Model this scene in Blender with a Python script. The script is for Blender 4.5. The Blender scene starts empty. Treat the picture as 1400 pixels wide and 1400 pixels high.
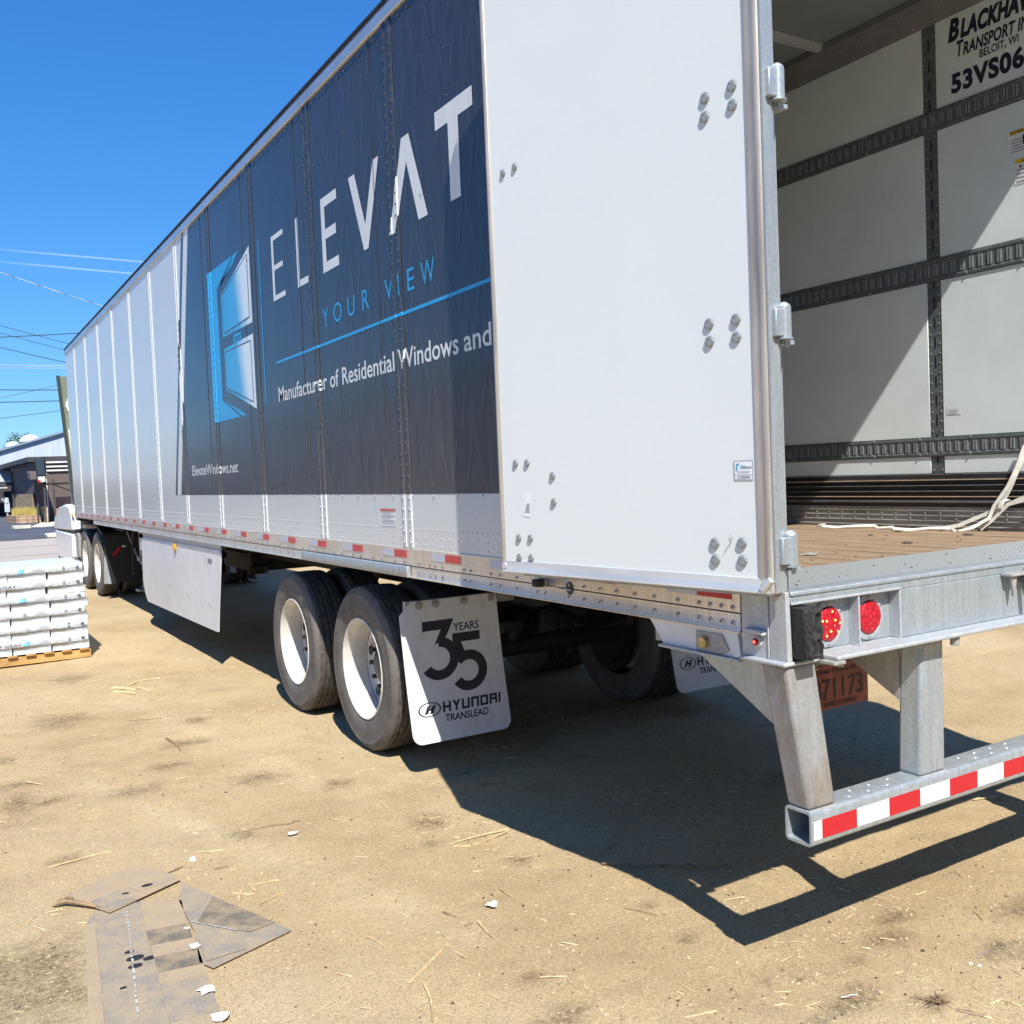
import bpy, bmesh, math, random
import numpy as np
from mathutils import Vector, Matrix
random.seed(7); np.random.seed(7)
C = bpy.context.scene.collection
R = math.radians
# ------------------------------------------------------------------ camera, world, sun, exposure
cam_d = bpy.data.cameras.new('camera'); cam = bpy.data.objects.new('camera', cam_d); C.objects.link(cam)
bpy.context.scene.camera = cam
yaw, pitch, roll = 0.5404, -0.0409, -0.0410
fw = Vector((math.sin(yaw)*math.cos(pitch), math.cos(yaw)*math.cos(pitch), math.sin(pitch)))
r0 = fw.cross(Vector((0, 0, 1))).normalized(); u0 = r0.cross(fw)
rr = math.cos(roll)*r0 + math.sin(roll)*u0; uu = -math.sin(roll)*r0 + math.cos(roll)*u0
cam.matrix_world = Matrix(((rr.x, uu.x, -fw.x, -2.1156), (rr.y, uu.y, -fw.y, -1.9955), (rr.z, uu.z, -fw.z, 1.6503), (0, 0, 0, 1)))
cam_d.sensor_width = 36; cam_d.lens = 36*1322.94/1400; cam_d.clip_start = .05; cam_d.clip_end = 9000
LIGHT = Vector((0.25, 0.83, -1.0)).normalized()
world = bpy.data.worlds.new('World'); bpy.context.scene.world = world; world.use_nodes = True
wn = world.node_tree; bg = wn.nodes['Background']
sky = wn.nodes.new('ShaderNodeTexSky'); sky.sky_type = 'NISHITA'; sky.sun_disc = False
sky.sun_elevation = math.asin(-LIGHT.z); sky.sun_rotation = math.atan2(-LIGHT.x, -LIGHT.y)
sky.air_density = 1.0; sky.dust_density = 0.05; sky.ozone_density = 4.0; sky.altitude = 200
# clear-day grade of the whole sky: per-channel gain and gamma, the same in every direction
sep = wn.nodes.new('ShaderNodeSeparateColor'); cmb = wn.nodes.new('ShaderNodeCombineColor'); wn.links.new(sky.outputs[0], sep.inputs[0])
for ci, (gain, gam) in enumerate(((.315, 1.15), (1.0, .80), (2.30, .60))):
    pw = wn.nodes.new('ShaderNodeMath'); pw.operation = 'POWER'; pw.inputs[1].default_value = gam; ml_ = wn.nodes.new('ShaderNodeMath'); ml_.operation = 'MULTIPLY'; ml_.inputs[1].default_value = gain
    wn.links.new(sep.outputs[ci], pw.inputs[0]); wn.links.new(pw.outputs[0], ml_.inputs[0]); wn.links.new(ml_.outputs[0], cmb.inputs[ci])
wn.links.new(cmb.outputs[0], bg.inputs[0]); bg.inputs[1].default_value = 0.092
sun_d = bpy.data.lights.new('sun', 'SUN'); sun_d.energy = 5.0; sun_d.angle = R(.53); sun_d.color = (1, .965, .90)
sun = bpy.data.objects.new('sun', sun_d); C.objects.link(sun); sun.rotation_euler = LIGHT.to_track_quat('-Z', 'Y').to_euler(); sun.location = (-20, -60, 80)
vs = bpy.context.scene.view_settings; vs.view_transform = 'Standard'; vs.look = 'None'; vs.gamma = 1; vs.exposure = 0.63; vs.use_curve_mapping = False
bpy.context.scene.cycles.max_bounces = 8; bpy.context.scene.cycles.diffuse_bounces = 5

# ------------------------------------------------------------------ materials
class N:
    def __init__(s, name):
        s.m = bpy.data.materials.new(name); s.m.use_nodes = True; s.t = s.m.node_tree; s.b = s.t.nodes['Principled BSDF']
        s.co = None
    def n(s, ty, **k):
        x = s.t.nodes.new(ty)
        for a, v in k.items():
            if a in x.inputs.keys() if hasattr(x.inputs, 'keys') else False: x.inputs[a].default_value = v
            else: setattr(x, a, v)
        return x
    def l(s, a, b): s.t.links.new(a, b)
    def coord(s, scale=(1, 1, 1), kind='Object'):
        tc = s.t.nodes.new('ShaderNodeTexCoord'); mp = s.t.nodes.new('ShaderNodeMapping'); mp.inputs['Scale'].default_value = scale
        s.l(tc.outputs[kind], mp.inputs[0]); return mp.outputs[0]
    def noise(s, vec, sc, det=4, rough=.55):
        x = s.t.nodes.new('ShaderNodeTexNoise'); x.inputs['Scale'].default_value = sc; x.inputs['Detail'].default_value = det; x.inputs['Roughness'].default_value = rough
        s.l(vec, x.inputs['Vector']); return x.outputs['Fac']
    def ramp(s, fac, stops):
        x = s.t.nodes.new('ShaderNodeValToRGB'); e = x.color_ramp.elements
        while len(e) < len(stops): e.new(.5)
        for i, (p, c) in enumerate(stops):
            e[i].position = p; e[i].color = (c, c, c, 1) if isinstance(c, (int, float)) else (*c, 1)
        s.l(fac, x.inputs[0]); return x.outputs[0]
    def mix(s, f, a, b, mode='MIX'):
        x = s.t.nodes.new('ShaderNodeMix'); x.data_type = 'RGBA'; x.blend_type = mode
        for i, v in ((0, f), (6, a), (7, b)):
            if hasattr(v, 'is_output') or hasattr(v, 'links'): s.l(v, x.inputs[i])
            else: x.inputs[i].default_value = v if i == 0 else (*v, 1)
        return x.outputs[2]
    def bump(s, h, st=.3, d=.01):
        x = s.t.nodes.new('ShaderNodeBump'); x.inputs['Strength'].default_value = st; x.inputs['Distance'].default_value = d
        s.l(h, x.inputs['Height']); s.l(x.outputs[0], s.b.inputs['Normal'])
    def set(s, col=None, rough=None, metal=None, spec=None, coat=None):
        if col is not None:
            if hasattr(col, 'links'): s.l(col, s.b.inputs['Base Color'])
            else: s.b.inputs['Base Color'].default_value = (*col, 1)
        if rough is not None:
            if hasattr(rough, 'links'): s.l(rough, s.b.inputs['Roughness'])
            else: s.b.inputs['Roughness'].default_value = rough
        if metal is not None: s.b.inputs['Metallic'].default_value = metal
        if spec is not None: s.b.inputs['Specular IOR Level'].default_value = spec
        if coat is not None: s.b.inputs['Coat Weight'].default_value = coat; s.b.inputs['Coat Roughness'].default_value = .04
        return s

def simple(name, col, rough=.5, metal=0, dirt=.12, scale=6, bump=0, stretch=(1, 1, 1), spec=None, coat=None):
    m = N(name); v = m.coord(stretch, 'Object'); f = m.noise(v, scale, 6, .6)
    c2 = tuple(x*(1-dirt*1.6) for x in col); c1 = tuple(min(1, x*(1+dirt*.5)) for x in col)
    m.set(m.ramp(f, [(.3, c2), (.62, c1)]), rough, metal, spec, coat)
    if bump: m.bump(m.noise(v, scale*6, 5), bump, .01)
    return m.m
def galv(name, base=(.38, .42, .44), metal=.45, rough=.42, stain=None):
    m = N(name); v = m.coord(); sv = m.coord((9, 9, .7))
    vo = m.t.nodes.new('ShaderNodeTexVoronoi'); vo.inputs['Scale'].default_value = 120; m.l(v, vo.inputs['Vector'])
    a = m.ramp(vo.outputs['Color'], [(0, tuple(x*.90 for x in base)), (1, tuple(min(1, x*1.10) for x in base))])
    st = m.ramp(m.noise(sv, 5, 6, .7), [(.35, .86), (.6, 1.05)])
    c = m.mix(1, a, st, 'MULTIPLY')
    if stain:
        f = m.ramp(m.noise(m.coord((3, 3, 1.6)), 2.4, 7, .75), [(.45, 0), (.65, .8)]); c = m.mix(f, c, stain)
    m.set(c, m.ramp(m.noise(v, 30, 4), [(.3, rough*.8), (.7, min(1, rough*1.35))]), metal)
    m.bump(m.noise(v, 90, 3), .12, .003); return m.m
M = {}
def wavy(name, col, rough, dirt=.05, coat=None, spec=.5, wave=.06):
    m = N(name); v = m.coord((1, 1, 1)); sv = m.coord((7, 7, .35))
    streak = m.ramp(m.noise(sv, 4, 6, .65), [(.38, 1-dirt*2.2), (.62, 1)])
    blot = m.ramp(m.noise(v, 1.3, 5), [(.35, 1-dirt), (.65, 1)])
    c = m.mix(1, m.mix(1, col, streak, 'MULTIPLY'), blot, 'MULTIPLY')
    m.set(c, rough, 0, spec, coat); m.bump(m.noise(m.coord((1, 1, .5)), 2.6, 2), wave, .05); return m.m
M['white_skin'] = wavy('white_skin', (.58, .60, .59), .20, .012, None, .45)
m = N('white_frp'); a_ = m.ramp(m.noise(m.coord((1, 1, .6)), 1.1, 5, .6), [(.35, 0), (.7, .35)]); b_ = m.ramp(m.noise(m.coord((30, 30, 1.2)), 3, 5, .8), [(.64, 0), (.80, .35)]); c_ = m.ramp(m.noise(m.coord(), 60, 4, .8), [(.70, 0), (.80, .5)])
m.set(m.mix(c_, m.mix(b_, m.mix(a_, (.665, .70, .69), (.63, .675, .66)), (.55, .56, .55)), (.45, .46, .46)), m.ramp(m.noise(m.coord(), 3, 5), [(.3, .30), (.7, .46)])); m.bump(m.noise(m.coord((1, 1, .7)), 1.6, 2), .08, .03); M['white_frp'] = m.m
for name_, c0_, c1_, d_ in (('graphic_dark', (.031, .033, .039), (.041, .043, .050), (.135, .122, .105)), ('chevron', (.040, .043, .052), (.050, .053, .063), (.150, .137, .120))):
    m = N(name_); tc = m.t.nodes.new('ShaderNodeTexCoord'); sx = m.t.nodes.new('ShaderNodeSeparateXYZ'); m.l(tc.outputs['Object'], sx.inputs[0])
    mr_ = m.t.nodes.new('ShaderNodeMapRange'); mr_.inputs['From Min'].default_value = 0; mr_.inputs['From Max'].default_value = .95; mr_.inputs['To Min'].default_value = .62; mr_.inputs['To Max'].default_value = 0; m.l(sx.outputs['Z'], mr_.inputs['Value'])  # low warm tint paints reflected buildings into the colour, fading upward
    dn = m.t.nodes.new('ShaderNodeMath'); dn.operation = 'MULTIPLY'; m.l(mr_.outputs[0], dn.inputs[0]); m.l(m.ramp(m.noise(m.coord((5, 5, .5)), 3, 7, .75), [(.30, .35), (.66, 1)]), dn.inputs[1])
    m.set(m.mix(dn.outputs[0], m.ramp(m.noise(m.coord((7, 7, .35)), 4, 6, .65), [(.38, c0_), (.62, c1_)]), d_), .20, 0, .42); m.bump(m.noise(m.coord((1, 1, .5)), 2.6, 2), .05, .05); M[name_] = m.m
M['letter_white'] = wavy('letter_white', (.66, .68, .68), .3, .04, None, .4, .04)
M['letter_blue'] = simple('letter_blue', (.03, .30, .60), .28, 0, .06, 6)
M['alu_edge'] = simple('alu_edge', (.45, .41, .36), .38, .25, .25, 10, .1, (1, 1, .15))
M['alu_edge_pale'] = simple('alu_edge_pale', (.62, .63, .62), .36, .5, .12, 10, .05, (1, .1, 1))
def brushed(name, col, metal, rough):
    m = N(name); v1 = m.coord((1, .12, 40)); v2 = m.coord((1, 14, .5))
    a = m.ramp(m.noise(v1, 5, 4), [(.35, .86), (.65, 1.06)]); b = m.ramp(m.noise(v2, 5, 5), [(.35, .88), (.6, 1.04)])
    d = m.ramp(m.noise(m.coord(), 1.7, 6), [(.35, (.84, .80, .74)), (.62, (1, 1, 1))])
    m.set(m.mix(1, m.mix(1, m.mix(1, col, a, 'MULTIPLY'), b, 'MULTIPLY'), d, 'MULTIPLY'), rough, metal); return m.m
M['rail_alu'] = brushed('rail_alu', (.72, .66, .58), .55, .38)
M['rail_top'] = brushed('rail_top', (.62, .65, .68), .7, .25)
M['rivet'] = simple('rivet', (.50, .50, .50), .35, .8, .2, 40)
M['rivet_paint'] = simple('rivet_paint', (.40, .42, .45), .3, 0, .1, 20)
M['rivet_dark'] = simple('rivet_dark', (.07, .075, .085), .22, 0, .1, 20)
M['galv'] = galv('galv')
M['galv_light'] = galv('galv_light', (.43, .45, .465), .2, .42)
M['galv_stained'] = galv('galv_stained', (.33, .335, .335), .3, .5, (.24, .185, .125))
M['galv_dull'] = galv('galv_dull', (.36, .35, .33), .3, .6)
M['frame_white'] = simple('frame_white', (.66, .665, .67), .45, 0, .05, 5, 0)
M['rubber'] = simple('rubber', (.018, .018, .018), .75, 0, .5, 14, .3)
M['rubber_worn'] = simple('rubber_worn', (.045, .043, .041), .95, 0, .9, 60, .9)
def tyre_mat(name, base, dust, amt=.55):
    m = N(name); v = m.coord(); f = m.ramp(m.noise(v, 5, 8, .7), [(.34, 0.15), (.68, 1)])
    f2 = m.ramp(m.noise(m.coord((1, 1, 1)), 22, 6, .7), [(.4, 0), (.7, .6)]); m.set(m.mix(f2, m.mix(f, base, dust), (.19, .165, .13)), .8, 0, .3); m.bump(m.noise(v, 70, 5), .25, .004); return m.m
M['tyre'] = tyre_mat('tyre', (.06, .057, .054), (.15, .14, .13))
M['tread'] = tyre_mat('tread', (.035, .035, .036), (.085, .078, .07))
m = N('wheel_white'); g1 = m.ramp(m.noise(m.coord(), 9, 7, .75), [(.40, 0), (.66, .6)]); m.set(m.mix(g1, (.62, .60, .56), (.40, .36, .30)), .38); M['wheel_white'] = m.m
M['hub'] = simple('hub', (.07, .07, .075), .5, .3, .4, 12)
M['dark_steel'] = simple('dark_steel', (.022, .022, .024), .7, .2, .4, 8, .2)
M['under_steel'] = simple('under_steel', (.05, .048, .045), .7, .1, .4, 8, .2)
m = N('flap_white'); g1 = m.ramp(m.noise(m.coord((1, 1, .4)), 16, 7, .78), [(.50, 0), (.72, .5)]); m.set(m.mix(g1, (.66, .68, .71), (.42, .39, .34)), .45); M['flap_white'] = m.m
M['print_navy'] = simple('print_navy', (.012, .016, .035), .5, 0, .15, 30)
m = N('tape_red'); w_ = m.ramp(m.noise(m.coord(), 34, 7, .8), [(.62, 0), (.74, .6)]); m.set(m.mix(w_, (.46, .010, .020), (.40, .20, .19)), .38); M['tape_red'] = m.m
M['tape_red_faded'] = simple('tape_red_faded', (.50, .05, .05), .4, 0, .15, 30)
m = N('tape_white'); w_ = m.ramp(m.noise(m.coord(), 30, 7, .8), [(.52, 0), (.70, .55)]); m.set(m.mix(w_, (.66, .67, .68), (.40, .38, .35)), .4); M['tape_white'] = m.m
M['tape_silver'] = simple('tape_silver', (.48, .50, .58), .4, .1, .05, 30)
M['plate_red'] = simple('plate_red', (.30, .07, .045), .5, 0, .25, 14)
M['black'] = simple('black', (.012, .012, .013), .5, 0, .1, 10)
M['text_grey'] = simple('text_grey', (.20, .21, .24), .5, 0, .1, 10)
M['sticker'] = simple('sticker', (.75, .76, .78), .4, 0, .03, 10)
M['sticker_red'] = simple('sticker_red', (.55, .08, .05), .4, 0, .05, 10)
M['sticker_yellow'] = simple('sticker_yellow', (.72, .50, .02), .4, 0, .05, 10)
M['amber'] = simple('amber', (.75, .30, .01), .2, 0, .1, 60)
M['liner'] = simple('liner', (.71, .775, .765), .5, 0, .05, 3, .02)
M['liner_metal'] = simple('liner_metal', (.155, .18, .19), .42, .35, .15, 12)
M['slot'] = simple('slot', (.42, .45, .47), .35, .6, .15, 20)
M['cove'] = simple('cove', (.20, .20, .21), .45, .3, .1, 9)
M['scuff_dark'] = simple('scuff_dark', (.045, .044, .044), .5, .1, .3, 9, .1, (1, .3, 1))
M['scuff_alu'] = simple('scuff_alu', (.31, .315, .31), .42, .25, .3, 9, .1, (1, .25, 3))
M['tan_line'] = simple('tan_line', (.55, .42, .28), .6, 0, .2, 9)
M['roof_in'] = simple('roof_in', (.20, .23, .24), .6, 0, .1, 4)
m = N('wood_floor'); v = m.coord((9, .45, 9)); f = m.noise(v, 6, 8, .65); sp = m.noise(m.coord(), 9, 6, .7)
m.set(m.mix(m.ramp(sp, [(.56, 0), (.72, .75)]), m.ramp(f, [(.3, (.11, .075, .05)), (.48, (.25, .17, .105)), (.7, (.36, .26, .17))]), (.12, .08, .05)), .75); m.bump(f, .3, .004); M['wood'] = m.m
m = N('tread_plate'); v = m.coord((38, 70, 1)); vo = m.t.nodes.new('ShaderNodeTexVoronoi'); vo.inputs['Scale'].default_value = 1; vo.inputs['Randomness'].default_value = .08; m.l(v, vo.inputs['Vector'])
h = m.ramp(vo.outputs['Distance'], [(.12, 1), (.42, 0)])
m.set(m.mix(h, (.40, .42, .41), (.66, .70, .70)), .42, .45); m.bump(h, 1, .004); M['tread_plate'] = m.m
M['lamp_red'] = simple('lamp_red', (.50, .006, .018), .12, 0, .3, 90, .4)
def emis(name, col, st):
    m = N(name); m.set(col, .3); m.b.inputs['Emission Color'].default_value = (*col, 1); m.b.inputs['Emission Strength'].default_value = st; return m.m
M['led'] = emis('led', (1, .42, .08), 4); M['led_red'] = emis('led_red', (1, .10, .05), 2.2)
M['bolt'] = simple('bolt', (.33, .36, .355), .45, .25, .45, 120, .3)
M['bolt_gold'] = simple('bolt_gold', (.55, .42, .20), .4, .7, .3, 60)
M['strap'] = simple('strap', (.72, .70, .62), .8, 0, .12, 20)
# gradient pane (flat print: blue fading to white)
m = N('pane_gradient'); tc = m.t.nodes.new('ShaderNodeTexCoord'); sx = m.t.nodes.new('ShaderNodeSeparateXYZ'); m.l(tc.outputs['Generated'], sx.inputs[0])
nz = m.noise(m.coord(), 2, 2)
ad = m.t.nodes.new('ShaderNodeMath'); ad.operation = 'MULTIPLY_ADD'; m.l(sx.outputs['Z'], ad.inputs[0]); ad.inputs[1].default_value = -.15; m.l(sx.outputs['Y'], ad.inputs[2])
m.set(m.ramp(ad.outputs[0], [(-.0, (.66, .72, .74)), (.12, (.60, .70, .76)), (.42, (.06, .34, .60)), (1, (.03, .30, .58))]), .28); M['pane'] = m.m
# ground
m = N('dirt'); v = m.coord((1, 1, 1)); 
at = m.t.nodes.new('ShaderNodeAttribute'); at.attribute_name = 'stain'
big = m.noise(v, .42, 7, .66); mid = m.noise(m.coord((1, .7, 1)), 3.1, 9, .80); fine = m.noise(v, 60, 6, .75); gr = m.noise(v, 240, 3, .7)
c = m.ramp(big, [(.32, (.40, .285, .155)), (.49, (.505, .38, .215)), (.66, (.565, .445, .27))])
c = m.mix(m.ramp(mid, [(.30, .38), (.46, 0)]), c, (.31, .232, .128))
c = m.mix(m.ramp(mid, [(.55, 0), (.72, .45)]), c, (.60, .49, .28))
c = m.mix(1, c, m.ramp(fine, [(.30, .76), (.50, 1.03), (.72, 1.18)]), 'MULTIPLY')
c = m.mix(1, c, m.ramp(gr, [(.30, .55), (.5, 1.02), (.68, 1.35)]), 'MULTIPLY')
ap = m.t.nodes.new('ShaderNodeAttribute'); ap.attribute_name = 'pale'; pm = m.t.nodes.new('ShaderNodeMath'); pm.operation = 'MULTIPLY'; m.l(ap.outputs['Fac'], pm.inputs[0]); m.l(m.ramp(m.noise(m.coord((1, 1, 1)), 26, 7, .8), [(.42, 0), (.62, .75)]), pm.inputs[1]); c = m.mix(pm.outputs[0], c, (.66, .54, .34))
sn = m.t.nodes.new('ShaderNodeMath'); sn.operation = 'MULTIPLY'; m.l(at.outputs['Fac'], sn.inputs[0]); m.l(m.ramp(m.noise(v, 42, 8, .82), [(.40, .05), (.58, 1.3)]), sn.inputs[1]); sn.use_clamp = True
c = m.mix(sn.outputs[0], c, (.12, .08, .042))
m.set(c, .95, 0, .15)
hh = m.mix(.4, m.ramp(fine, [(.2, 0), (.8, 1)]), m.ramp(gr, [(.2, 0), (.8, 1)])); m.bump(hh, .7, .012); M['dirt'] = m.m
m = N('concrete_road'); v = m.coord((1, 1, 1)); m.set(m.ramp(m.noise(m.coord((.25, 2, 1)), 1.2, 7, .65), [(.3, (.33, .28, .24)), (.65, (.45, .39, .34))]), .9); m.bump(m.noise(v, 30, 4), .2, .01); M['concrete'] = m.m
M['asphalt'] = simple('asphalt', (.085, .09, .115), .85, 0, .35, 1.1, .1, (.3, 1, 1))
M['kerb'] = simple('kerb', (.62, .58, .46), .85, 0, .2, 3, .2)
M['pebble'] = simple('pebble', (.44, .35, .225), .9, 0, .4, 30)
M['chip'] = simple('chip', (.58, .44, .25), .85, 0, .35, 30)
M['dark_crumb'] = simple('dark_crumb', (.10, .07, .045), .9, 0, .5, 30)
M['splinter'] = simple('splinter', (.62, .46, .24), .8, 0, .3, 25, .2)
M['splinter_dark'] = simple('splinter_dark', (.28, .19, .10), .85, 0, .4, 25, .2)
M['paper'] = simple('paper', (.80, .80, .78), .8, 0, .06, 20, .2)
def shingle(name, a, b):
    m = N(name); v = m.coord(); g = m.noise(v, 260, 3, .8); d = m.noise(v, 9, 6, .7)
    c = m.ramp(g, [(.35, a), (.62, b)]); c = m.mix(m.ramp(d, [(.38, .70), (.60, .12)]), c, (.42, .32, .19))
    m.set(c, .95, 0, .2); m.bump(g, .6, .003); return m.m
M['shingle_grey'] = shingle('shingle_grey', (.11, .105, .10), (.34, .31, .27))
M['shingle_dark'] = shingle('shingle_dark', (.05, .05, .05), (.16, .15, .14))
M['shingle_tan'] = shingle('shingle_tan', (.22, .165, .12), (.44, .345, .25))
M['seal_pale'] = simple('seal_pale', (.42, .42, .40), .7, 0, .4, 60)
M['tar'] = simple('tar', (.02, .022, .022), .6, 0, .3, 30)
# far things
M['brown_wall'] = simple('brown_wall', (.125, .092, .088), .8, 0, .1, 1, 0)
M['roof_dark'] = simple('roof_dark', (.05, .048, .05), .7, 0, .2, 1)
M['brick_pink'] = simple('brick_pink', (.42, .24, .17), .85, 0, .3, 4)
M['brick_tan'] = simple('brick_tan', (.48, .36, .22), .85, 0, .3, 4)
M['metal_white'] = simple('metal_white', (.46, .50, .56), .5, 0, .08, .5, 0, (6, 1, .3))
M['metal_trim'] = simple('metal_trim', (.20, .26, .32), .5, 0, .1, 1)
M['roof_silver'] = simple('roof_silver', (.52, .57, .63), .4, .3, .3, 1.5, 0, (.3, 1, 4))
M['beam_white'] = simple('beam_white', (.60, .58, .56), .6, 0, .1, 1)
M['dry_grass'] = simple('dry_grass', (.42, .34, .09), .9, 0, .4, 9)
M['leaf'] = simple('leaf', (.035, .075, .022), .7, 0, .7, 1.2)
M['bark'] = simple('bark', (.09, .065, .045), .9, 0, .3, 5)
m = N('wrap'); v = m.coord((1, 1, 1)); sk_ = m.noise(m.coord((9, 9, 26)), 2.2, 5, .8); 
m.set(m.mix(m.ramp(sk_, [(.56, 0), (.66, .55)]), (.60, .65, .70), (.28, .32, .38)), .34, 0, .5); m.bump(m.noise(m.coord((1, 1, 2.2)), 22, 6, .7), 1, .02); M['wrap'] = m.m  # grey streaks paint the film's dark crumple lines into the colour
M['print_pale'] = simple('print_pale', (.13, .145, .18), .5, 0, .3, 40)
M['print_blue'] = simple('print_blue', (.18, .58, .78), .5, 0, .3, 30)
M['pallet_wood'] = simple('pallet_wood', (.50, .29, .10), .8, 0, .25, 12, .2, (.3, 1, 1))
M['cab_white'] = simple('cab_white', (.74, .77, .79), .25, 0, .06, 3)
M['cab_cream'] = simple('cab_cream', (.66, .66, .52), .4, 0, .08, 3)
M['extender'] = simple('extender', (.21, .235, .18), .5, 0, .2, 2, 0, (1, 1, .3))
M['extender_edge'] = simple('extender_edge', (.025, .040, .035), .6, 0, .2, 3)
M['mirror_blue'] = simple('mirror_blue', (.03, .05, .075), .3, 0, .1, 3)
M['glass'] = simple('glass', (.02, .03, .035), .06, 0, .1, 3)
M['chrome'] = simple('chrome', (.6, .6, .6), .12, 1, .05, 3)
M['cable_dark'] = simple('cable_dark', (.05, .08, .10), .5, .3, .1, 1)
M['cable_bright'] = simple('cable_bright', (.62, .62, .60), .4, .3, .3, .5)
m = N('contrail'); m.set((.85, .9, 1), 1); m.b.inputs['Alpha'].default_value = .5; m.b.inputs['Emission Color'].default_value = (.7, .85, 1, 1); m.b.inputs['Emission Strength'].default_value = 0
gx = m.t.nodes.new('ShaderNodeTexCoord'); sp_ = m.t.nodes.new('ShaderNodeSeparateXYZ'); m.l(gx.outputs['Generated'], sp_.inputs[0]); m.l(m.ramp(sp_.outputs['X'], [(0, .0), (.35, .02), (.62, .11), (1, .13)]), m.b.inputs['Alpha']); M['contrail'] = m.m

# ------------------------------------------------------------------ mesh builder
class MB:
    def __init__(s): s.v = []; s.f = []; s.mi = []; s.k = 0
    def add(s, vs_, fs, mi=0):
        b = len(s.v); s.v.extend([tuple(p) for p in vs_]); s.f.extend([tuple(b+i for i in f) for f in fs]); s.mi.extend([mi]*len(fs)); return s
    def box(s, a, b, mi=0):
        (x0, y0, z0), (x1, y1, z1) = a, b
        x0, x1 = min(x0, x1), max(x0, x1); y0, y1 = min(y0, y1), max(y0, y1); z0, z1 = min(z0, z1), max(z0, z1)
        v = [(x0, y0, z0), (x1, y0, z0), (x1, y1, z0), (x0, y1, z0), (x0, y0, z1), (x1, y0, z1), (x1, y1, z1), (x0, y1, z1)]
        return s.add(v, [(0, 3, 2, 1), (4, 5, 6, 7), (0, 1, 5, 4), (1, 2, 6, 5), (2, 3, 7, 6), (3, 0, 4, 7)], mi)
    def hexa(s, bot, top, mi=0):
        return s.add(list(bot)+list(top), [(3, 2, 1, 0), (4, 5, 6, 7), (0, 1, 5, 4), (1, 2, 6, 5), (2, 3, 7, 6), (3, 0, 4, 7)], mi)
    def prism(s, poly, axis, a, b, mi=0):      # poly: 2D points in the other two axes (cyclic order kept), extruded a..b
        def P(p, t):
            return {0: (t, p[0], p[1]), 1: (p[0], t, p[1]), 2: (p[0], p[1], t)}[axis]
        n = len(poly); v = [P(p, a) for p in poly]+[P(p, b) for p in poly]
        f = [tuple(range(n))[::-1], tuple(range(n, 2*n))]+[(i, (i+1) % n, n+(i+1) % n, n+i) for i in range(n)]
        return s.add(v, f, mi)
    def sheet(s, pts, mi=0): return s.add(pts, [tuple(range(len(pts)))], mi)
    def tube(s, pts, r, n=8, mi=0, cap=True):
        pts = [Vector(p) for p in pts]; rs = r if isinstance(r, (list, tuple)) else [r]*len(pts); rings = []; up = None
        for i, p in enumerate(pts):
            d = ((pts[min(i+1, len(pts)-1)]-pts[max(i-1, 0)])).normalized()
            if up is None: up = d.orthogonal().normalized()
            up = (up-d*up.dot(d)).normalized(); w = d.cross(up)
            rings.append([p+(up*math.cos(2*math.pi*k/n)+w*math.sin(2*math.pi*k/n))*rs[i] for k in range(n)])
        b = len(s.v); vv = [q for g in rings for q in g]; f = []
        for i in range(len(pts)-1):
            for k in range(n): f.append((i*n+k, i*n+(k+1) % n, (i+1)*n+(k+1) % n, (i+1)*n+k))
        if cap: f.append(tuple(range(n))[::-1]); f.append(tuple((len(pts)-1)*n+k for k in range(n)))
        return s.add(vv, f, mi)
    def lathe(s, prof, c, n=48, mi=0, close=False):     # prof (radius, x offset) round an X axis through c
        m_ = len(prof); vv = []; f = []
        for k in range(n):
            a = 2*math.pi*k/n
            for (r, x) in prof: vv.append((c[0]+x, c[1]+r*math.cos(a), c[2]+r*math.sin(a)))
        for k in range(n):
            q = (k+1) % n
            for j in range(m_-1 if not close else m_):
                j2 = (j+1) % m_; f.append((k*m_+j, k*m_+j2, q*m_+j2, q*m_+j))
        return s.add(vv, f, mi)
    def dome(s, c, ax, r, h, n=8, mi=0):
        ax = Vector(ax).normalized(); u = ax.orthogonal().normalized(); w = ax.cross(u); c = Vector(c); vv = []
        for (q, t) in ((1, 0), (.72, .72)):
            for k in range(n): vv.append(c+(u*math.cos(2*math.pi*k/n)+w*math.sin(2*math.pi*k/n))*r*q+ax*h*t)
        vv.append(c+ax*h); f = [(k, (k+1) % n, n+(k+1) % n, n+k) for k in range(n)]+[(n+k, n+(k+1) % n, 2*n) for k in range(n)]
        return s.add(vv, f, mi)
ORG = {}
def wpos(o): return ORG.get(o.name, Vector((0, 0, 0)))
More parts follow.
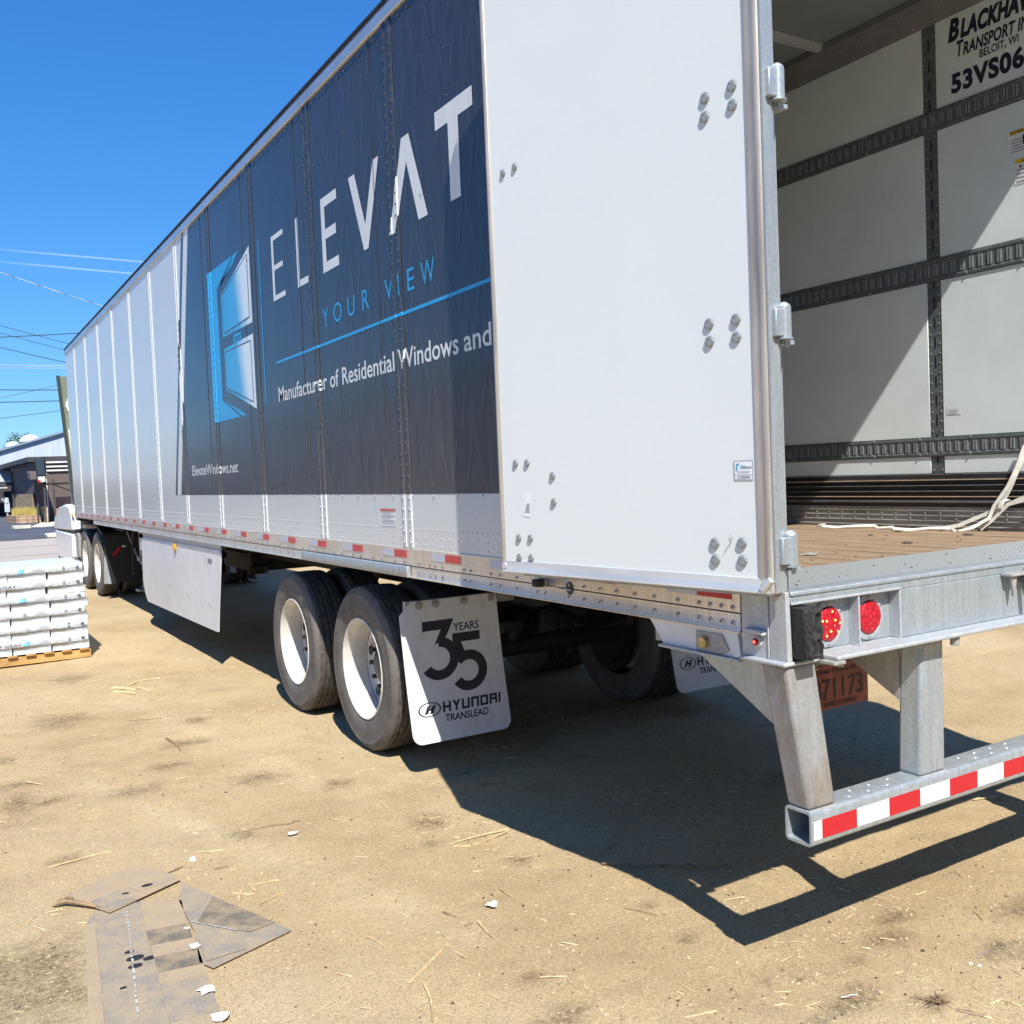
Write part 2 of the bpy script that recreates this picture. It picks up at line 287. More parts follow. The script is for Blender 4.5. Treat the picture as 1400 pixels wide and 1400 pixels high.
def obj(name, mb, mat, parent=None, smooth=False, bevel=0, kind=None, label=None, cat=None, group=None, origin=None, segs=2):
    me = bpy.data.meshes.new(name); V = np.array(mb.v, dtype=float)
    lo, hi = V.min(0), V.max(0); o0 = np.array(origin, float) if origin is not None else np.array([(lo[0]+hi[0])/2, (lo[1]+hi[1])/2, lo[2]])
    me.from_pydata([tuple(p) for p in (V-o0)], [], mb.f)
    mats = mat if isinstance(mat, (list, tuple)) else [mat]
    for m_ in mats: me.materials.append(M[m_])
    if len(mats) > 1: me.polygons.foreach_set('material_index', mb.mi)
    if smooth:
        me.polygons.foreach_set('use_smooth', [True]*len(me.polygons))
        if smooth != 'all': me.set_sharp_from_angle(angle=R(38))
    me.update()
    o = bpy.data.objects.new(name, me); C.objects.link(o)
    if bevel:
        b = o.modifiers.new('bevel', 'BEVEL'); b.width = bevel; b.segments = segs; b.limit_method = 'ANGLE'; b.angle_limit = R(50)
        me.polygons.foreach_set('use_smooth', [True]*len(me.polygons)); me.set_sharp_from_angle(angle=R(50)); b.harden_normals = False
    ORG[o.name] = Vector(o0)
    if parent is not None: o.parent = parent; o.location = Vector(o0)-wpos(parent)
    else: o.location = o0
    if kind: o['kind'] = kind
    if label: o['label'] = label
    if cat: o['category'] = cat
    if group: o['group'] = group
    return o
def thing(name, loc, label, cat, group=None):
    o = bpy.data.objects.new(name, None); C.objects.link(o); o.location = loc; ORG[o.name] = Vector(loc); o['label'] = label; o['category'] = cat; o.empty_display_size = .2
    if group: o['group'] = group
    return o
def kids(o): return [c for c in bpy.data.objects if c.parent == o]
def copy_tree(o, delta, parent='same', flip=False):
    c = o.copy(); C.objects.link(c); ORG[c.name] = wpos(o)+Vector(delta)
    c.location = o.location+Vector(delta)
    if parent != 'same': c.parent = parent
    def sub(a, b):
        for k in [x for x in ALLC if x.parent == a]:
            d = k.copy(); C.objects.link(d); d.parent = b; ORG[d.name] = wpos(k)+Vector(delta); sub(k, d)
    ALLC = list(bpy.data.objects); sub(o, c); return c
def text_mb(s, w=None, h=None, shear=0, bold=0, space=1.0, capfirst=None):
    cu = bpy.data.curves.new('t', 'FONT'); cu.body = s; cu.shear = shear; cu.offset = bold; cu.space_character = space; cu.resolution_u = 4
    o = bpy.data.objects.new('t', cu); C.objects.link(o); dg = bpy.context.evaluated_depsgraph_get(); me = o.evaluated_get(dg).to_mesh()
    V = np.array([v.co[:] for v in me.vertices]); F = [tuple(p.vertices) for p in me.polygons]
    o.evaluated_get(dg).to_mesh_clear(); bpy.data.objects.remove(o); bpy.data.curves.remove(cu)
    lo, hi = V.min(0), V.max(0); V = V-[lo[0], 0, 0]
    capb = max(.0, 0)
    sx = 1 if w is None else w/(hi[0]-lo[0]); sy = 1 if h is None else h/0.73
    V[:, 0] *= sx; V[:, 1] *= sy; return V, F
def text_on(mb, s, origin, ux, uy, w, h, **k):       # h: cap height
    mi = k.pop('mi', 0); V, F = text_mb(s, w, h, **k); O = Vector(origin); ux = Vector(ux); uy = Vector(uy)
    mb.add([O+ux*float(p[0])+uy*float(p[1]) for p in V], F, mi); return mb

# ================================================================== SETTING: ground and roads
def vnoise(x, y, seed=0):
    def hsh(i, j):
        n_ = (i*374761393+j*668265263+seed*1442695041) & 0x7fffffff; n_ = ((n_ ^ (n_ >> 13))*1274126177) & 0x7fffffff; return ((n_ ^ (n_ >> 16)) & 0xffff)/65535.0
    xi = np.floor(x).astype(np.int64); yi = np.floor(y).astype(np.int64); fx = x-xi; fy = y-yi; fx = fx*fx*(3-2*fx); fy = fy*fy*(3-2*fy)
    return (hsh(xi, yi)*(1-fx)+hsh(xi+1, yi)*fx)*(1-fy)+(hsh(xi, yi+1)*(1-fx)+hsh(xi+1, yi+1)*fx)*fy
def ladder(a, dense0, dense1, b, step):
    L = list(np.arange(dense0, dense1+1e-6, step)); s = step; p = dense0
    while p > a: s *= 1.25; p -= s; L.insert(0, p)
    s = step; p = dense1
    while p < b: s *= 1.25; p += s; L.append(p)
    return np.array(L)
xs = ladder(-900, -2.8, 2.9, 900, .028); ys = ladder(-400, -.8, 7.0, 3000, .028)
X, Y = np.meshgrid(xs, ys); 
def height(x, y):
    mats = np.clip(1.6-np.hypot((x+1.45)/.42, (y-1.55)/.95)*1.0, 0, 1)
    near = np.exp(-np.maximum(0, np.hypot(x, y-2)-7)/5)
    h = (vnoise(x*1.3, y*1.3, 1)-.5)*.020+(vnoise(x*4, y*4, 2)-.5)*.012+(vnoise(x*11, y*11, 3)-.5)*.008+(vnoise(x*24, y*24, 4)-.5)*.005
    for tx in (.35, 2.25):     # flat where the tyres stand
        for ty in (3.49, 4.76): h = h*(1-np.exp(-((x-tx)/.45)**4-((y-ty)/.35)**4))
    return h*near*(1-mats)-.002-.012*(1-near)
Z = height(X, Y)
stain_pts = [(-.99, 3.94, .13, .10), (-1.27, 3.58, .16, .10), (-1.64, 3.70, .1, .07), (-1.80, 3.72, .09, .20), (-.63, 3.41, .17, .14), (-.61, 4.95, .10, .14), (-1.16, 7.25, .2, .25), (-1.69, 2.75, .07, .07), (-1.95, 1.73, .26, .30), (-1.77, 1.43, .1, .12), (-.95, 2.52, .06, .10), (-1.82, 4.74, .07, .1), (-1.93, 1.5, .22, .25), (-2.2, 1.2, .4, .5), (-1.81, 4.13, .1, .1),
 (-.52, .66, .062, .035), (-.55, .42, .11, .06), (.11, .83, .05, .03), (.06, .57, .06, .04), (-.05, 1.50, .06, .05), (-.03, 1.53, .04, .04), (.35, 2.49, .045, .045), (.35, 1.39, .05, .03), (.37, 2.74, .05, .04), (-.16, 2.18, .11, .12),
 (.77, .25, .11, .05), (.61, .15, .10, .06), (.21, -.02, .13, .06), (.08, .25, .02, .02), (.10, .27, .02, .015), (.17, .16, .03, .02), (.08, .21, .02, .02), (.41, .12, .05, .03), (1.16, .03, .16, .09), (.85, -.11, .12, .06), (.04, -.03, .06, .03), (.39, -.17, .08, .05), (-.28, 1.9, .05, .06), (2.2, 3.0, .2, .2), (1.7, 1.6, .25, .1), (-.8, 4.4, .2, .1), (-1.4, 5.6, .2, .3), (-.3, 3.0, .1, .1)]
ST = np.zeros_like(X)
PALE = np.zeros_like(X)
for (ax_, ay_, bx_, by_, w_) in ((-1.45, 3.9, -.55, 1.05, .11), (-.9, 6.0, -.3, 2.6, .10),):
    L2 = (bx_-ax_)**2+(by_-ay_)**2; t_ = np.clip(((X-ax_)*(bx_-ax_)+(Y-ay_)*(by_-ay_))/L2, 0, 1); d_ = np.hypot(X-ax_-t_*(bx_-ax_), Y-ay_-t_*(by_-ay_))
    PALE = np.maximum(PALE, np.exp(-(d_/w_)**2)*(.35+.9*vnoise(X*5, Y*5, 12)))
jx = (vnoise(X*16, Y*16, 9)-.5)*.9; jy = (vnoise(X*16, Y*16, 10)-.5)*.9
for (sx_, sy_, a, b) in stain_pts:
    d = np.hypot((X-sx_)/a+jx*.8, (Y-sy_)/b+jy*.8); ST = np.maximum(ST, np.clip(1.25-d, 0, 1)*.66)
me = bpy.data.meshes.new('dirt_ground'); ny, nx = X.shape
co = np.stack([X, Y, Z], -1).reshape(-1, 3); idx = np.arange(nx*ny).reshape(ny, nx)
q = np.stack([idx[:-1, :-1], idx[:-1, 1:], idx[1:, 1:], idx[1:, :-1]], -1).reshape(-1, 4)
me.vertices.add(len(co)); me.vertices.foreach_set('co', co.ravel()); me.loops.add(q.size); me.loops.foreach_set('vertex_index', q.ravel())
me.polygons.add(len(q)); me.polygons.foreach_set('loop_start', np.arange(0, q.size, 4)); me.polygons.foreach_set('use_smooth', np.ones(len(q), bool)); me.update(calc_edges=True)
ap_ = me.attributes.new('pale', 'FLOAT', 'POINT'); ap_.data.foreach_set('value', PALE.ravel().astype(np.float32))
at_ = me.attributes.new('stain', 'FLOAT', 'POINT'); at_.data.foreach_set('value', ST.ravel().astype(np.float32)); me.materials.append(M['dirt'])
g = bpy.data.objects.new('dirt_ground', me); C.objects.link(g); g['kind'] = 'structure'
def strip(name, y0, y1, z, mat, wob=0.0, x0=-300, x1=300):
    mb = MB(); n_ = 400; px = np.linspace(x0, x1, n_) if wob == 0 else np.concatenate([np.linspace(x0, -12, 60), np.linspace(-11.9, 12, 300), np.linspace(12.2, x1, 60)])
    a = [(float(x), y0+wob*float(vnoise(np.array([x*.7]), np.array([0.]), 5)[0]-.5)*2+wob*.5*float(vnoise(np.array([x*3.]), np.array([0.]), 6)[0]-.5), z) for x in px]; b = [(float(x), y1, z) for x in px]
    mb.add(a+b, [(i, i+1, len(px)+i+1, len(px)+i) for i in range(len(px)-1)]); return obj(name, mb, mat, kind='structure')
strip('concrete_road', 21.6, 35.4, .006, 'concrete', .25)
strip('asphalt_lot', 35.4, 130, .012, 'asphalt')
mb = MB()
for y_ in (26.0, 30.4): mb.box((-300, y_-.04, .0065), (300, y_+.04, .0085))
obj('road_joints', mb, 'asphalt', kind='structure')
# pebbles and wood chips lying on the ground (nobody could count them)
def scatter(name, n_, mat, gen, x0=-2.3, x1=2.9, y0=-.6, y1=9.5):
    V = []; F = []; rs = np.random.RandomState(len(name))
    k = 0
    while k < n_:
        d = rs.rand()**1.6; y_ = y0+(y1-y0)*d; x_ = x0+(x1-x0)*rs.rand()
        # clumps
        if rs.rand() > vnoise(np.array([x_*1.7]), np.array([y_*1.7]), 20)[0]*1.3: continue
        z_ = float(height(np.array([x_]), np.array([y_]))[0]); vv, ff = gen(rs); a = rs.rand()*6.28; ca, sa = math.cos(a), math.sin(a); b = len(V)
        V += [(x_+p[0]*ca-p[1]*sa, y_+p[0]*sa+p[1]*ca, z_+p[2]) for p in vv]; F += [tuple(b+i for i in f) for f in ff]; k += 1
    mb = MB(); mb.v = V; mb.f = F; mb.mi = [0]*len(F); return obj(name, mb, mat, kind='stuff')
def g_peb(rs):
    s = .0016+.0065*rs.rand()**3; h = s*.8; v = [(s, 0, 0), (0, s*.8, 0), (-s*.9, 0, 0), (0, -s, 0), (s*.2, s*.1, h)]; return v, [(0, 1, 4), (1, 2, 4), (2, 3, 4), (3, 0, 4)]
def g_chip(rs):
    l = .006+.028*rs.rand()**2.6; w = .0008+.0018*rs.rand(); h = .001+.0025*rs.rand(); t = .006*rs.rand()
    v = [(-l, -w, 0), (l, -w*.6, t), (l, w*.6, t), (-l, w, 0), (-l, 0, h), (l*.9, 0, h+t)]; return v, [(0, 1, 5, 4), (3, 4, 5, 2), (0, 4, 3), (1, 2, 5)]
scatter('pebbles', 15000, 'pebble', g_peb); scatter('wood_chips', 2800, 'chip', g_chip); scatter('dark_crumbs', 5000, 'dark_crumb', g_peb)

# ================================================================== TRAILER
XR = 2.595; PITCH = 1.2453; SEAM0 = 2.580; LF = 16.13; ZT = 3.976; ZRT = 1.280; ZRB = 1.129
TR = thing('semi_trailer', (1.3, 8.0, 0), 'long white box trailer with dark side graphics and its rear door swung open', 'trailer')
seams = [SEAM0+PITCH*k for k in range(-2, 11)]
prof = [(-.057, 0), (-.0545, .006), (-.022, .006), (-.019, .002), (.019, .002), (.022, .006), (.0545, .006), (.057, 0)]
def disp(y):
    for s in seams:
        d = y-s
        if abs(d) <= .0575:
            for (a, xa), (b, xb) in zip(prof, prof[1:]):
                if a-1e-6 <= d <= b+1e-6: return xa+(xb-xa)*(d-a)/(b-a)
    return 0.0
# skin panels, each its own part
edges = [.182]+seams+[LF]
edges = [e for e in edges if e >= .182]
for a, b in zip(edges, edges[1:]):
    mb = MB(); mb.box((0, a+.0015 if a > .2 else a, ZRT), (.012, b-.0015, ZT)); obj('side_panel', mb, 'white_skin', TR)
for s in seams:
    if s < .2: continue
    mb = MB(); mb.prism([(s+a, -x-.0002) for a, x in prof][::1], 2, ZRT+.004, ZT-.004)
    mb.v = [(p[1], p[0], p[2]) for p in mb.v]; p_ = obj('seam_batten', mb, 'white_skin', TR)
    mb = MB(); z = ZRT+.03
    zd = 1.561 if s < 6.95 else (1.561 if s < 7.8 else 9)
    zlim = 9 if s < 6.95 else (1.561+(7.815-s)/(7.815-6.954)*2.44 if s < 7.8 else 0)
    while z < ZT-.03:
        for dy in (-.038, .038): mb.dome((-.0070, s+dy, z), (-1, 0, 0), .0082, .0055, 7, 1 if (z > 1.561 and z < zlim) else 0)
        z += .0575
    obj('rivets', mb, ['rivet_paint', 'rivet_dark'], p_, smooth=True, kind='stuff')
# thin fluted lines and paired rivets mid panel
mb = MB(); mb2 = MB()
for s in seams:
    if s+.24 > 7.3 or s < .9: continue
    mb.box((-.0045, s+.232, 1.563), (-.0010, s+.237, ZT-.02))
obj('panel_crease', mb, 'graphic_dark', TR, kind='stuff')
for s in seams:
    for dy, zz in ((.62, 1.66), (.62, 2.02), (.61, 2.62), (.61, 2.84), (.62, 3.38), (.62, 3.60), (.12, 3.3), (.12, 3.08), (-.12, 3.55), (.93, 3.0)):
        y_ = s+dy+random.uniform(-.01, .01)
        if .3 < y_ < 6.9 and not (zz < 1.9 and y_ > 5.6): mb2.dome((-.0045, y_, zz+random.uniform(-.02, .02)), (-1, 0, 0), .0052, .004, 8, 1)
y_ = .24
while y_ < LF-.05:
    if min(abs(y_-s) for s in seams) > .07: mb2.dome((-.0045, y_, 3.925), (-1, 0, 0), .007, .006, 6, 1 if y_ < 6.9 else 0); 
    y_ += .104
obj('rivets', mb2, ['rivet_paint', 'rivet_dark'], TR, smooth=True, kind='stuff')
mb = MB(); y_ = .22; k = 0
while y_ < LF-.03:
    if min(abs(y_-s) for s in seams) > .063:
        mb.dome((0, y_, 1.383), (-1, 0, 0), .0044, .004, 6)
        if k % 2: mb.dome((0, y_, 1.341), (-1, 0, 0), .0044, .004, 6); mb.dome((0, y_, 1.303), (-1, 0, 0), .0044, .004, 6)
    y_ += .0463; k += 1
y_ = .3
while y_ < 8.2:
    if min(abs(y_-s) for s in seams) > .063: mb.dome((-.002, y_, 1.552), (-1, 0, 0), .006, .005, 6)
    y_ += .245
obj('rivets', mb, 'rivet_paint', TR, smooth=True, kind='stuff')
# --- printed graphics, laid over panels and battens
def graphic(name, polys, off, mat, parent, textjobs=()):
    mb = MB()
    for p in polys: mb.sheet([(0, y_, z_) for y_, z_ in p])
    for (s, y_, z_, w, h, kw) in textjobs: text_on(mb, s, (0, y_, z_), (0, -1, 0), (0, 0, 1), w, h, **kw)
    bm = bmesh.new(); vv = [bm.verts.new(p) for p in mb.v]
    for f in mb.f:
        try: bm.faces.new([vv[i] for i in f])
        except ValueError: pass
    lo = min(v.co.y for v in bm.verts); hi = max(v.co.y for v in bm.verts)
    for s in seams:
        for a, _ in prof:
            if lo < s+a < hi: bmesh.ops.bisect_plane(bm, geom=bm.verts[:]+bm.edges[:]+bm.faces[:], plane_co=(0, s+a, 0), plane_no=(0, 1, 0), dist=1e-6)
    for v in bm.verts: v.co.x = -(disp(v.co.y)+off)
    m2 = MB(); bm.verts.index_update(); m2.v = [tuple(v.co) for v in bm.verts]; m2.f = [tuple(v.index for v in f.verts) for f in bm.faces]; m2.mi = [0]*len(m2.f); bm.free()
    return obj(name, m2, mat, parent)
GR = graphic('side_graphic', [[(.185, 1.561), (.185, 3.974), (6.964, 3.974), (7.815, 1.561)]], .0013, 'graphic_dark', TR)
GR['label'] = 'dark slate printed area with slanted front edge'
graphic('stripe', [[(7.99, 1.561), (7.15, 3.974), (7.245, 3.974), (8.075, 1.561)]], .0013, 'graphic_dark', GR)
graphic('stripe', [[(7.822, 1.561), (6.971, 3.974), (7.143, 3.974), (7.983, 1.561)]], .0015, 'letter_white', GR)
# faint V pattern
for sgn in (-1, 1):
    P = []
    for row, z0 in enumerate(np.arange(1.60, 3.9, .262)):
        n_ = 0; y0 = .25+(row % 2)*.13; rj = random.Random(row)
        while y0 < 4.30:
            up = (n_+row) % 2; w = .080; t = .028; z1 = z0+.222; jit = rj.uniform(-.014, .014); a0, a1 = (.014, w) if up else (w, .014)
            b0 = y0+sgn*a0+jit; b1 = y0+sgn*a1+jit
            if z1+jit < 3.95: P.append([(b0-t/2, z0+jit), (b0+t/2, z0+jit), (b1+t/2, z1+jit), (b1-t/2, z1+jit)])
            y0 += .262; n_ += 1
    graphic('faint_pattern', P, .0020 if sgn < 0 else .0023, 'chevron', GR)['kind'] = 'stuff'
ZB, ZH = 2.897, 3.337
def letterE(y, w, st, th):
    zm = (ZB+ZH)/2; return [[(y, ZB), (y, ZH), (y-st, ZH), (y-st, ZB)], [(y-st, ZH), (y-w, ZH), (y-w, ZH-th), (y-st, ZH-th)], [(y-st, zm+th/2), (y-w*.9, zm+th/2), (y-w*.9, zm-th/2), (y-st, zm-th/2)], [(y-st, ZB+th), (y-w, ZB+th), (y-w, ZB), (y-st, ZB)]]
graphic('letter', letterE(4.612, .262, .048, .034), .0030, 'letter_white', GR)
graphic('letter', [[(4.096, ZB), (4.096, ZH), (4.048, ZH), (4.048, ZB)], [(4.048, ZB+.042), (3.884, ZB+.042), (3.884, ZB), (4.048, ZB)]], .0030, 'letter_white', GR)
graphic('letter', letterE(3.623, .262, .062, .058), .0030, 'letter_white', GR)
graphic('letter', [[(3.168, ZH), (3.078, ZH), (2.952, 3.03), (2.984, ZB), (2.984, ZB)][:4], [(2.952, 3.03), (2.818, ZH), (2.740, ZH), (2.923, ZB), (2.984, ZB)]], .0030, 'letter_white', GR)
graphic('letter', [[(2.455, ZH), (2.369, ZH), (2.408, 3.21), (2.562, ZB), (2.636, ZB)], [(2.369, ZH), (2.193, ZB), (2.295, ZB), (2.408, 3.21)]], .0030, 'letter_white', GR)
graphic('letter', [[(2.082, ZH), (1.720, ZH), (1.720, 3.253), (2.082, 3.253)], [(1.956, 3.253), (1.857, 3.253), (1.857, ZB), (1.956, ZB)]], .0030, 'letter_white', GR)
graphic('letter', letterE(1.60, .30, .1, .088), .0030, 'letter_white', GR)
for t_ in [('Y', 3.672, .10), ('O', 3.490, .135), ('U', 3.262, .105), ('R', 3.045, .095), ('V', 2.735, .105), ('I', 2.560, .018), ('E', 2.455, .08), ('W', 2.30, .150)]:
    graphic('letter', [], .0030, 'letter_blue', GR, [(t_[0], t_[1], 2.579, t_[2], .117, dict(bold=0))])
graphic('rule_line', [[(4.62, 2.468), (.9, 2.474), (.9, 2.492), (4.62, 2.484)], [(4.913, 2.211), (4.913, 3.392), (4.893, 3.392), (4.893, 2.211)]], .0030, 'letter_blue', GR)
for w_, y_, l_ in (('Manufacturer', 4.608, .955), ('of', 3.601, .146), ('Residential', 3.40, .745), ('Windows', 2.602, .660), ('and', 1.888, .250)):
    graphic('word', [], .0030, 'letter_white', GR, [(w_, y_, 2.206, l_, .104, dict(bold=.012))])
graphic('web_address', [], .0030, 'letter_white', GR, [('ElevateWindows.net', 7.29, 1.742, 1.56, .095, dict(bold=.012))])
# window emblem
EM = graphic('window_emblem', [[(6.388, 3.425), (5.581, 3.422), (6.084, 3.253), (6.073, 2.336), (5.571, 2.171), (6.365, 2.172)], [(5.545, 3.422), (5.414, 3.422), (5.60, 3.345), (6.02, 3.262), (6.055, 3.235)], [(6.03, 2.335), (5.53, 2.173), (5.388, 2.173)]], .0030, 'letter_blue', GR)
for outer, inner in (([(5.135, 3.398), (5.138, 2.838), (5.975, 2.838), (5.975, 3.179)], [(5.204, 3.345), (5.206, 2.888), (5.925, 2.866), (5.93, 3.170)]),
                     ([(5.143, 2.755), (5.140, 2.200), (5.953, 2.414), (5.953, 2.745)], [(5.212, 2.710), (5.206, 2.256), (5.92, 2.425), (5.92, 2.715)])):
    graphic('pane_frame', [outer], .0030, 'pane', GR)
    def grow(p, e): cx = sum(q[0] for q in p)/4; cz = sum(q[1] for q in p)/4; return [(q[0]+(e if q[0] > cx else -e), q[1]+(e if q[1] > cz else -e)) for q in p]
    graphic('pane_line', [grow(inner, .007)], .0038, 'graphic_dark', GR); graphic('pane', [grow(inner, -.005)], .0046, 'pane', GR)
graphic('handle_mark', [[(5.661, 2.818), (5.441, 2.812), (5.441, 2.790), (5.661, 2.796)], [(5.661, 2.796), (5.625, 2.796), (5.625, 2.748), (5.661, 2.748)], [(5.477, 2.796), (5.441, 2.796), (5.441, 2.748), (5.477, 2.748)], [(5.61, 2.782), (5.49, 2.782), (5.49, 2.770), (5.61, 2.770)], [(5.61, 2.762), (5.49, 2.762), (5.49, 2.748), (5.61, 2.748)]], .0030, 'letter_blue', GR)
# warning decal
dcl = MB(); dcl.sheet([(-.002, 2.934, 1.389), (-.002, 2.934, 1.482), (-.002, 2.727, 1.482), (-.002, 2.727, 1.389)])
d_ = obj('decal', dcl, 'sticker', TR, label='small white decal with a red heading')
mb = MB(); mb.sheet([(-.003, 2.932, 1.470), (-.003, 2.932, 1.481), (-.003, 2.729, 1.481), (-.003, 2.729, 1.470)]); obj('heading', mb, 'sticker_red', d_)
mb = MB()
for i, z_ in enumerate((1.463, 1.455, 1.445, 1.437, 1.429, 1.418, 1.410, 1.400)): mb.sheet([(-.003, 2.92, z_), (-.003, 2.92, z_+.0028), (-.003, 2.74+.05*(i in (1, 4)), z_+.0028), (-.003, 2.74+.05*(i in (1, 4)), z_)])
obj('print_lines', mb, 'text_grey', d_)
# top rail, roof
mb = MB(); mb.prism([(-.006, ZT-.012), (-.016, ZT-.008), (-.018, 4.035), (-.010, 4.055), (.05, 4.060), (.05, ZT-.012)], 1, .10, LF+.005); obj('top_rail', mb, 'rail_top', TR, bevel=.003)
mb = MB(); mb.box((-.0195, .11, 4.030), (-.012, LF, 4.038)); mb.box((-.021, .11, 4.046), (-.004, LF, 4.060)); obj('roof_trim', mb, 'dark_steel', TR)
mb = MB(); mb.prism([(XR+.006, ZT-.012), (XR+.016, ZT), (XR+.016, 4.04), (XR, 4.06), (XR-.05, 4.06), (XR-.05, ZT-.012)], 1, .10, LF+.005); obj('top_rail', mb, 'rail_top', TR)
mb = MB(); mb.box((.05, .10, 4.046), (XR-.05, LF, 4.058)); obj('roof', mb, 'roof_in', TR)
for k in range(16):
    y_ = 1.93+.95*k
    if y_ < LF-.2: mb = MB(); mb.prism([(y_-.03, 4.044), (y_+.03, 4.044), (y_+.018, 4.010), (y_-.018, 4.010)], 0, .06, XR-.06); obj('roof_bow', mb, 'galv_light', TR)
# right wall (outer skin + liner), nose
mb = MB(); mb.box((XR-.012, .1, ZRT), (XR, LF, ZT)); obj('right_wall', mb, 'white_skin', TR)
mb = MB(); mb.box((XR-.012, .17, ZRB), (XR+.001, LF, ZRT-.001)); obj('side_rail', mb, 'rail_alu', TR)
mb = MB(); mb.box((0.012, LF-.03, 1.13), (XR-.012, LF, 4.045)); obj('nose_panel', mb, 'white_skin', TR, bevel=.004)
# left lower rail
mb = MB()
mb.prism([(0.02, 1.190), (-.006, 1.190), (-.006, 1.279), (-.001, 1.282), (.02, 1.282)], 1, .185, LF)
mb.prism([(0.02, 1.135), (-.006, 1.135), (-.010, 1.129), (-.010, 1.134), (-.006, 1.140), (-.006, 1.187), (-.001, 1.1885), (.02, 1.1885)][::-1], 1, .185, 13.9)
mb.box((-.012, .185, 1.127), (.05, 13.9, 1.1325))
RL = obj('side_rail', mb, 'rail_alu', TR, bevel=.0012, segs=1)
mb = MB(); mb.box((-.0075, .186, 1.1885), (.0, 13.9, 1.190)); obj('rail_groove', mb, 'dark_steel', RL)
mb = MB(); ysr = [.216, .266, .317, .368, .473, .595, .701, .806, .909, 1.009, 1.113, 1.28, 1.34, 1.50, 1.64, 1.72, 1.91, 1.97, 2.19, 2.27]
y_ = 2.33
while y_ < LF-.1: ysr += [y_, y_+.12]; y_ += .3
for y_ in ysr:
    for z_ in (1.205, 1.157):
        if z_ > 1.19 or not (2.55 < y_ < 4.23 or y_ > 13.8): mb.dome((-.0065, y_, z_), (-1, 0, 0), .009, .005, 8, 0)
        if y_ < 2.3 or z_ > 1.19: mb.dome((-.0115, y_, z_), (-1, 0, 0), .004, .002, 6, 1)
obj('rivets', mb, ['rivet', 'dark_steel'], RL, smooth=True, kind='stuff')
k = 0; yc = 3.276-.596*5
while yc < 15.6:
    if yc > .25:
        fade = 'tape_red_faded' if yc > .5 else 'tape_red'
        mb = MB(); mb.box((-.0085, yc-.077, 1.229), (-.0065, yc+.077, 1.2675)); obj('reflector_tape', mb, fade, RL)
        mb = MB(); mb.box((-.0085, yc+.080, 1.229), (-.0065, yc+.232, 1.2675)); obj('reflector_tape', mb, 'tape_silver', RL)
    yc += .596
mb = MB(); mb.prism([(-.012, 1.130), (-.030, 1.130), (-.033, 1.134), (-.033, 1.183), (-.030, 1.187), (-.012, 1.187)], 1, 2.553, 4.215); sp = obj('rub_rail', mb, 'galv', TR, bevel=.002, label='galvanised channel over the wheels')
for y_ in (2.62, 3.33, 4.13): mb = MB(); mb.dome((-.033, y_, 1.158), (-1, 0, 0), .012, .006, 8); obj('rivet', mb, 'rivet', sp, smooth=True)
# door holder on the rail
mb = MB(); mb.prism([(1.325, 1.185), (1.325, 1.215), (1.30, 1.222), (1.30, 1.250), (1.275, 1.250), (1.262, 1.222), (1.262, 1.185)], 0, -.045, -.0065); h_ = obj('door_holder', mb, 'galv', TR, bevel=.003)
mb = MB(); mb.box((-.085, 1.222, 1.192), (-.045, 1.262, 1.222)); obj('rubber_catch', mb, 'rubber', h_, bevel=.006)
mb = MB(); mb.tube([(-.035, 1.255, 1.236), (-.04, 1.215, 1.236), (-.04, 1.17, 1.196), (-.03, 1.13, 1.190), (-.012, 1.09, 1.186)], .0035, 6); obj('hook_rod', mb, 'rivet', h_, smooth=True)
mb = MB(); mb.tube([(-.0078, 1.107, 1.192), (-.0062, 1.107, 1.192)], .026, 16); obj('socket', mb, 'black', RL)
# ------------- floor
mb = MB(); mb.box((.03, .5, 1.20), (XR-.03, LF-.05, 1.226)); obj('subfloor', mb, 'dark_steel', TR)
for k in range(8):
    x0 = .055+k*.3105; mb = MB(); mb.box((x0+.0015, .50, 1.226), (x0+.309, LF-.04, 1.250+random.uniform(-.001, .001))); obj('floor_board', mb, 'wood', TR)
mb = MB(); mb.box((.055, .10, 1.236), (XR-.055, .497, 1.258)); obj('threshold_plate', mb, 'tread_plate', TR, bevel=.002)
for k in range(52):
    y_ = .62+k*.2995
    if y_ < LF-.2: mb = MB(); mb.box((.02, y_-.03, 1.13), (XR-.02, y_+.03, 1.138)); mb.box((.02, y_-.003, 1.138), (XR-.02, y_+.003, 1.19)); mb.box((.02, y_-.03, 1.19), (XR-.02, y_+.03, 1.198)); obj('crossmember', mb, 'under_steel', TR)
# ------------- inside of the right wall
XW = 2.550
lz = [(1.249, 1.545), (1.75, 2.570), (2.70, 3.355), (3.475, 3.915)]
posts = [1.298+PITCH*k for k in range(-1, 12)]
pe = [.10]+posts+[LF-.04]; 
for a, b in zip(pe, pe[1:]):
    a_ = a+.041 if a > .12 else a; b_ = b-.041
    if b_ <= a_: continue
    for z0, z1 in ((1.55, 1.643), (1.747, 2.577), (2.698, 3.362), (3.472, 3.918)):
        mb = MB(); mb.box((XW, a_, z0), (XW+.02, b_, z1)); obj('liner_panel', mb, 'liner', TR, bevel=.002, segs=1)
for p in posts:
    if p < .1: continue
    mb = MB(); mb.box((XW+.003, p-.040, 1.55), (XW+.03, p+.040, 3.92)); lp = obj('wall_post', mb, 'liner_metal', TR)
    mb = MB(); z_ = 1.57
    while z_ < 3.9:
        for dy in (-.027, .027): mb.dome((XW+.003, p+dy, z_), (-1, 0, 0), .0055, .005, 6, 0)
        z_ += .052
    z_ = 1.60
    while z_ < 3.88: mb.box((XW+.0018, p-.004, z_), (XW+.004, p+.004, z_+.06), 1); z_ += .104
    obj('rivets', mb, ['rivet', 'black'], lp, smooth=True, kind='stuff')
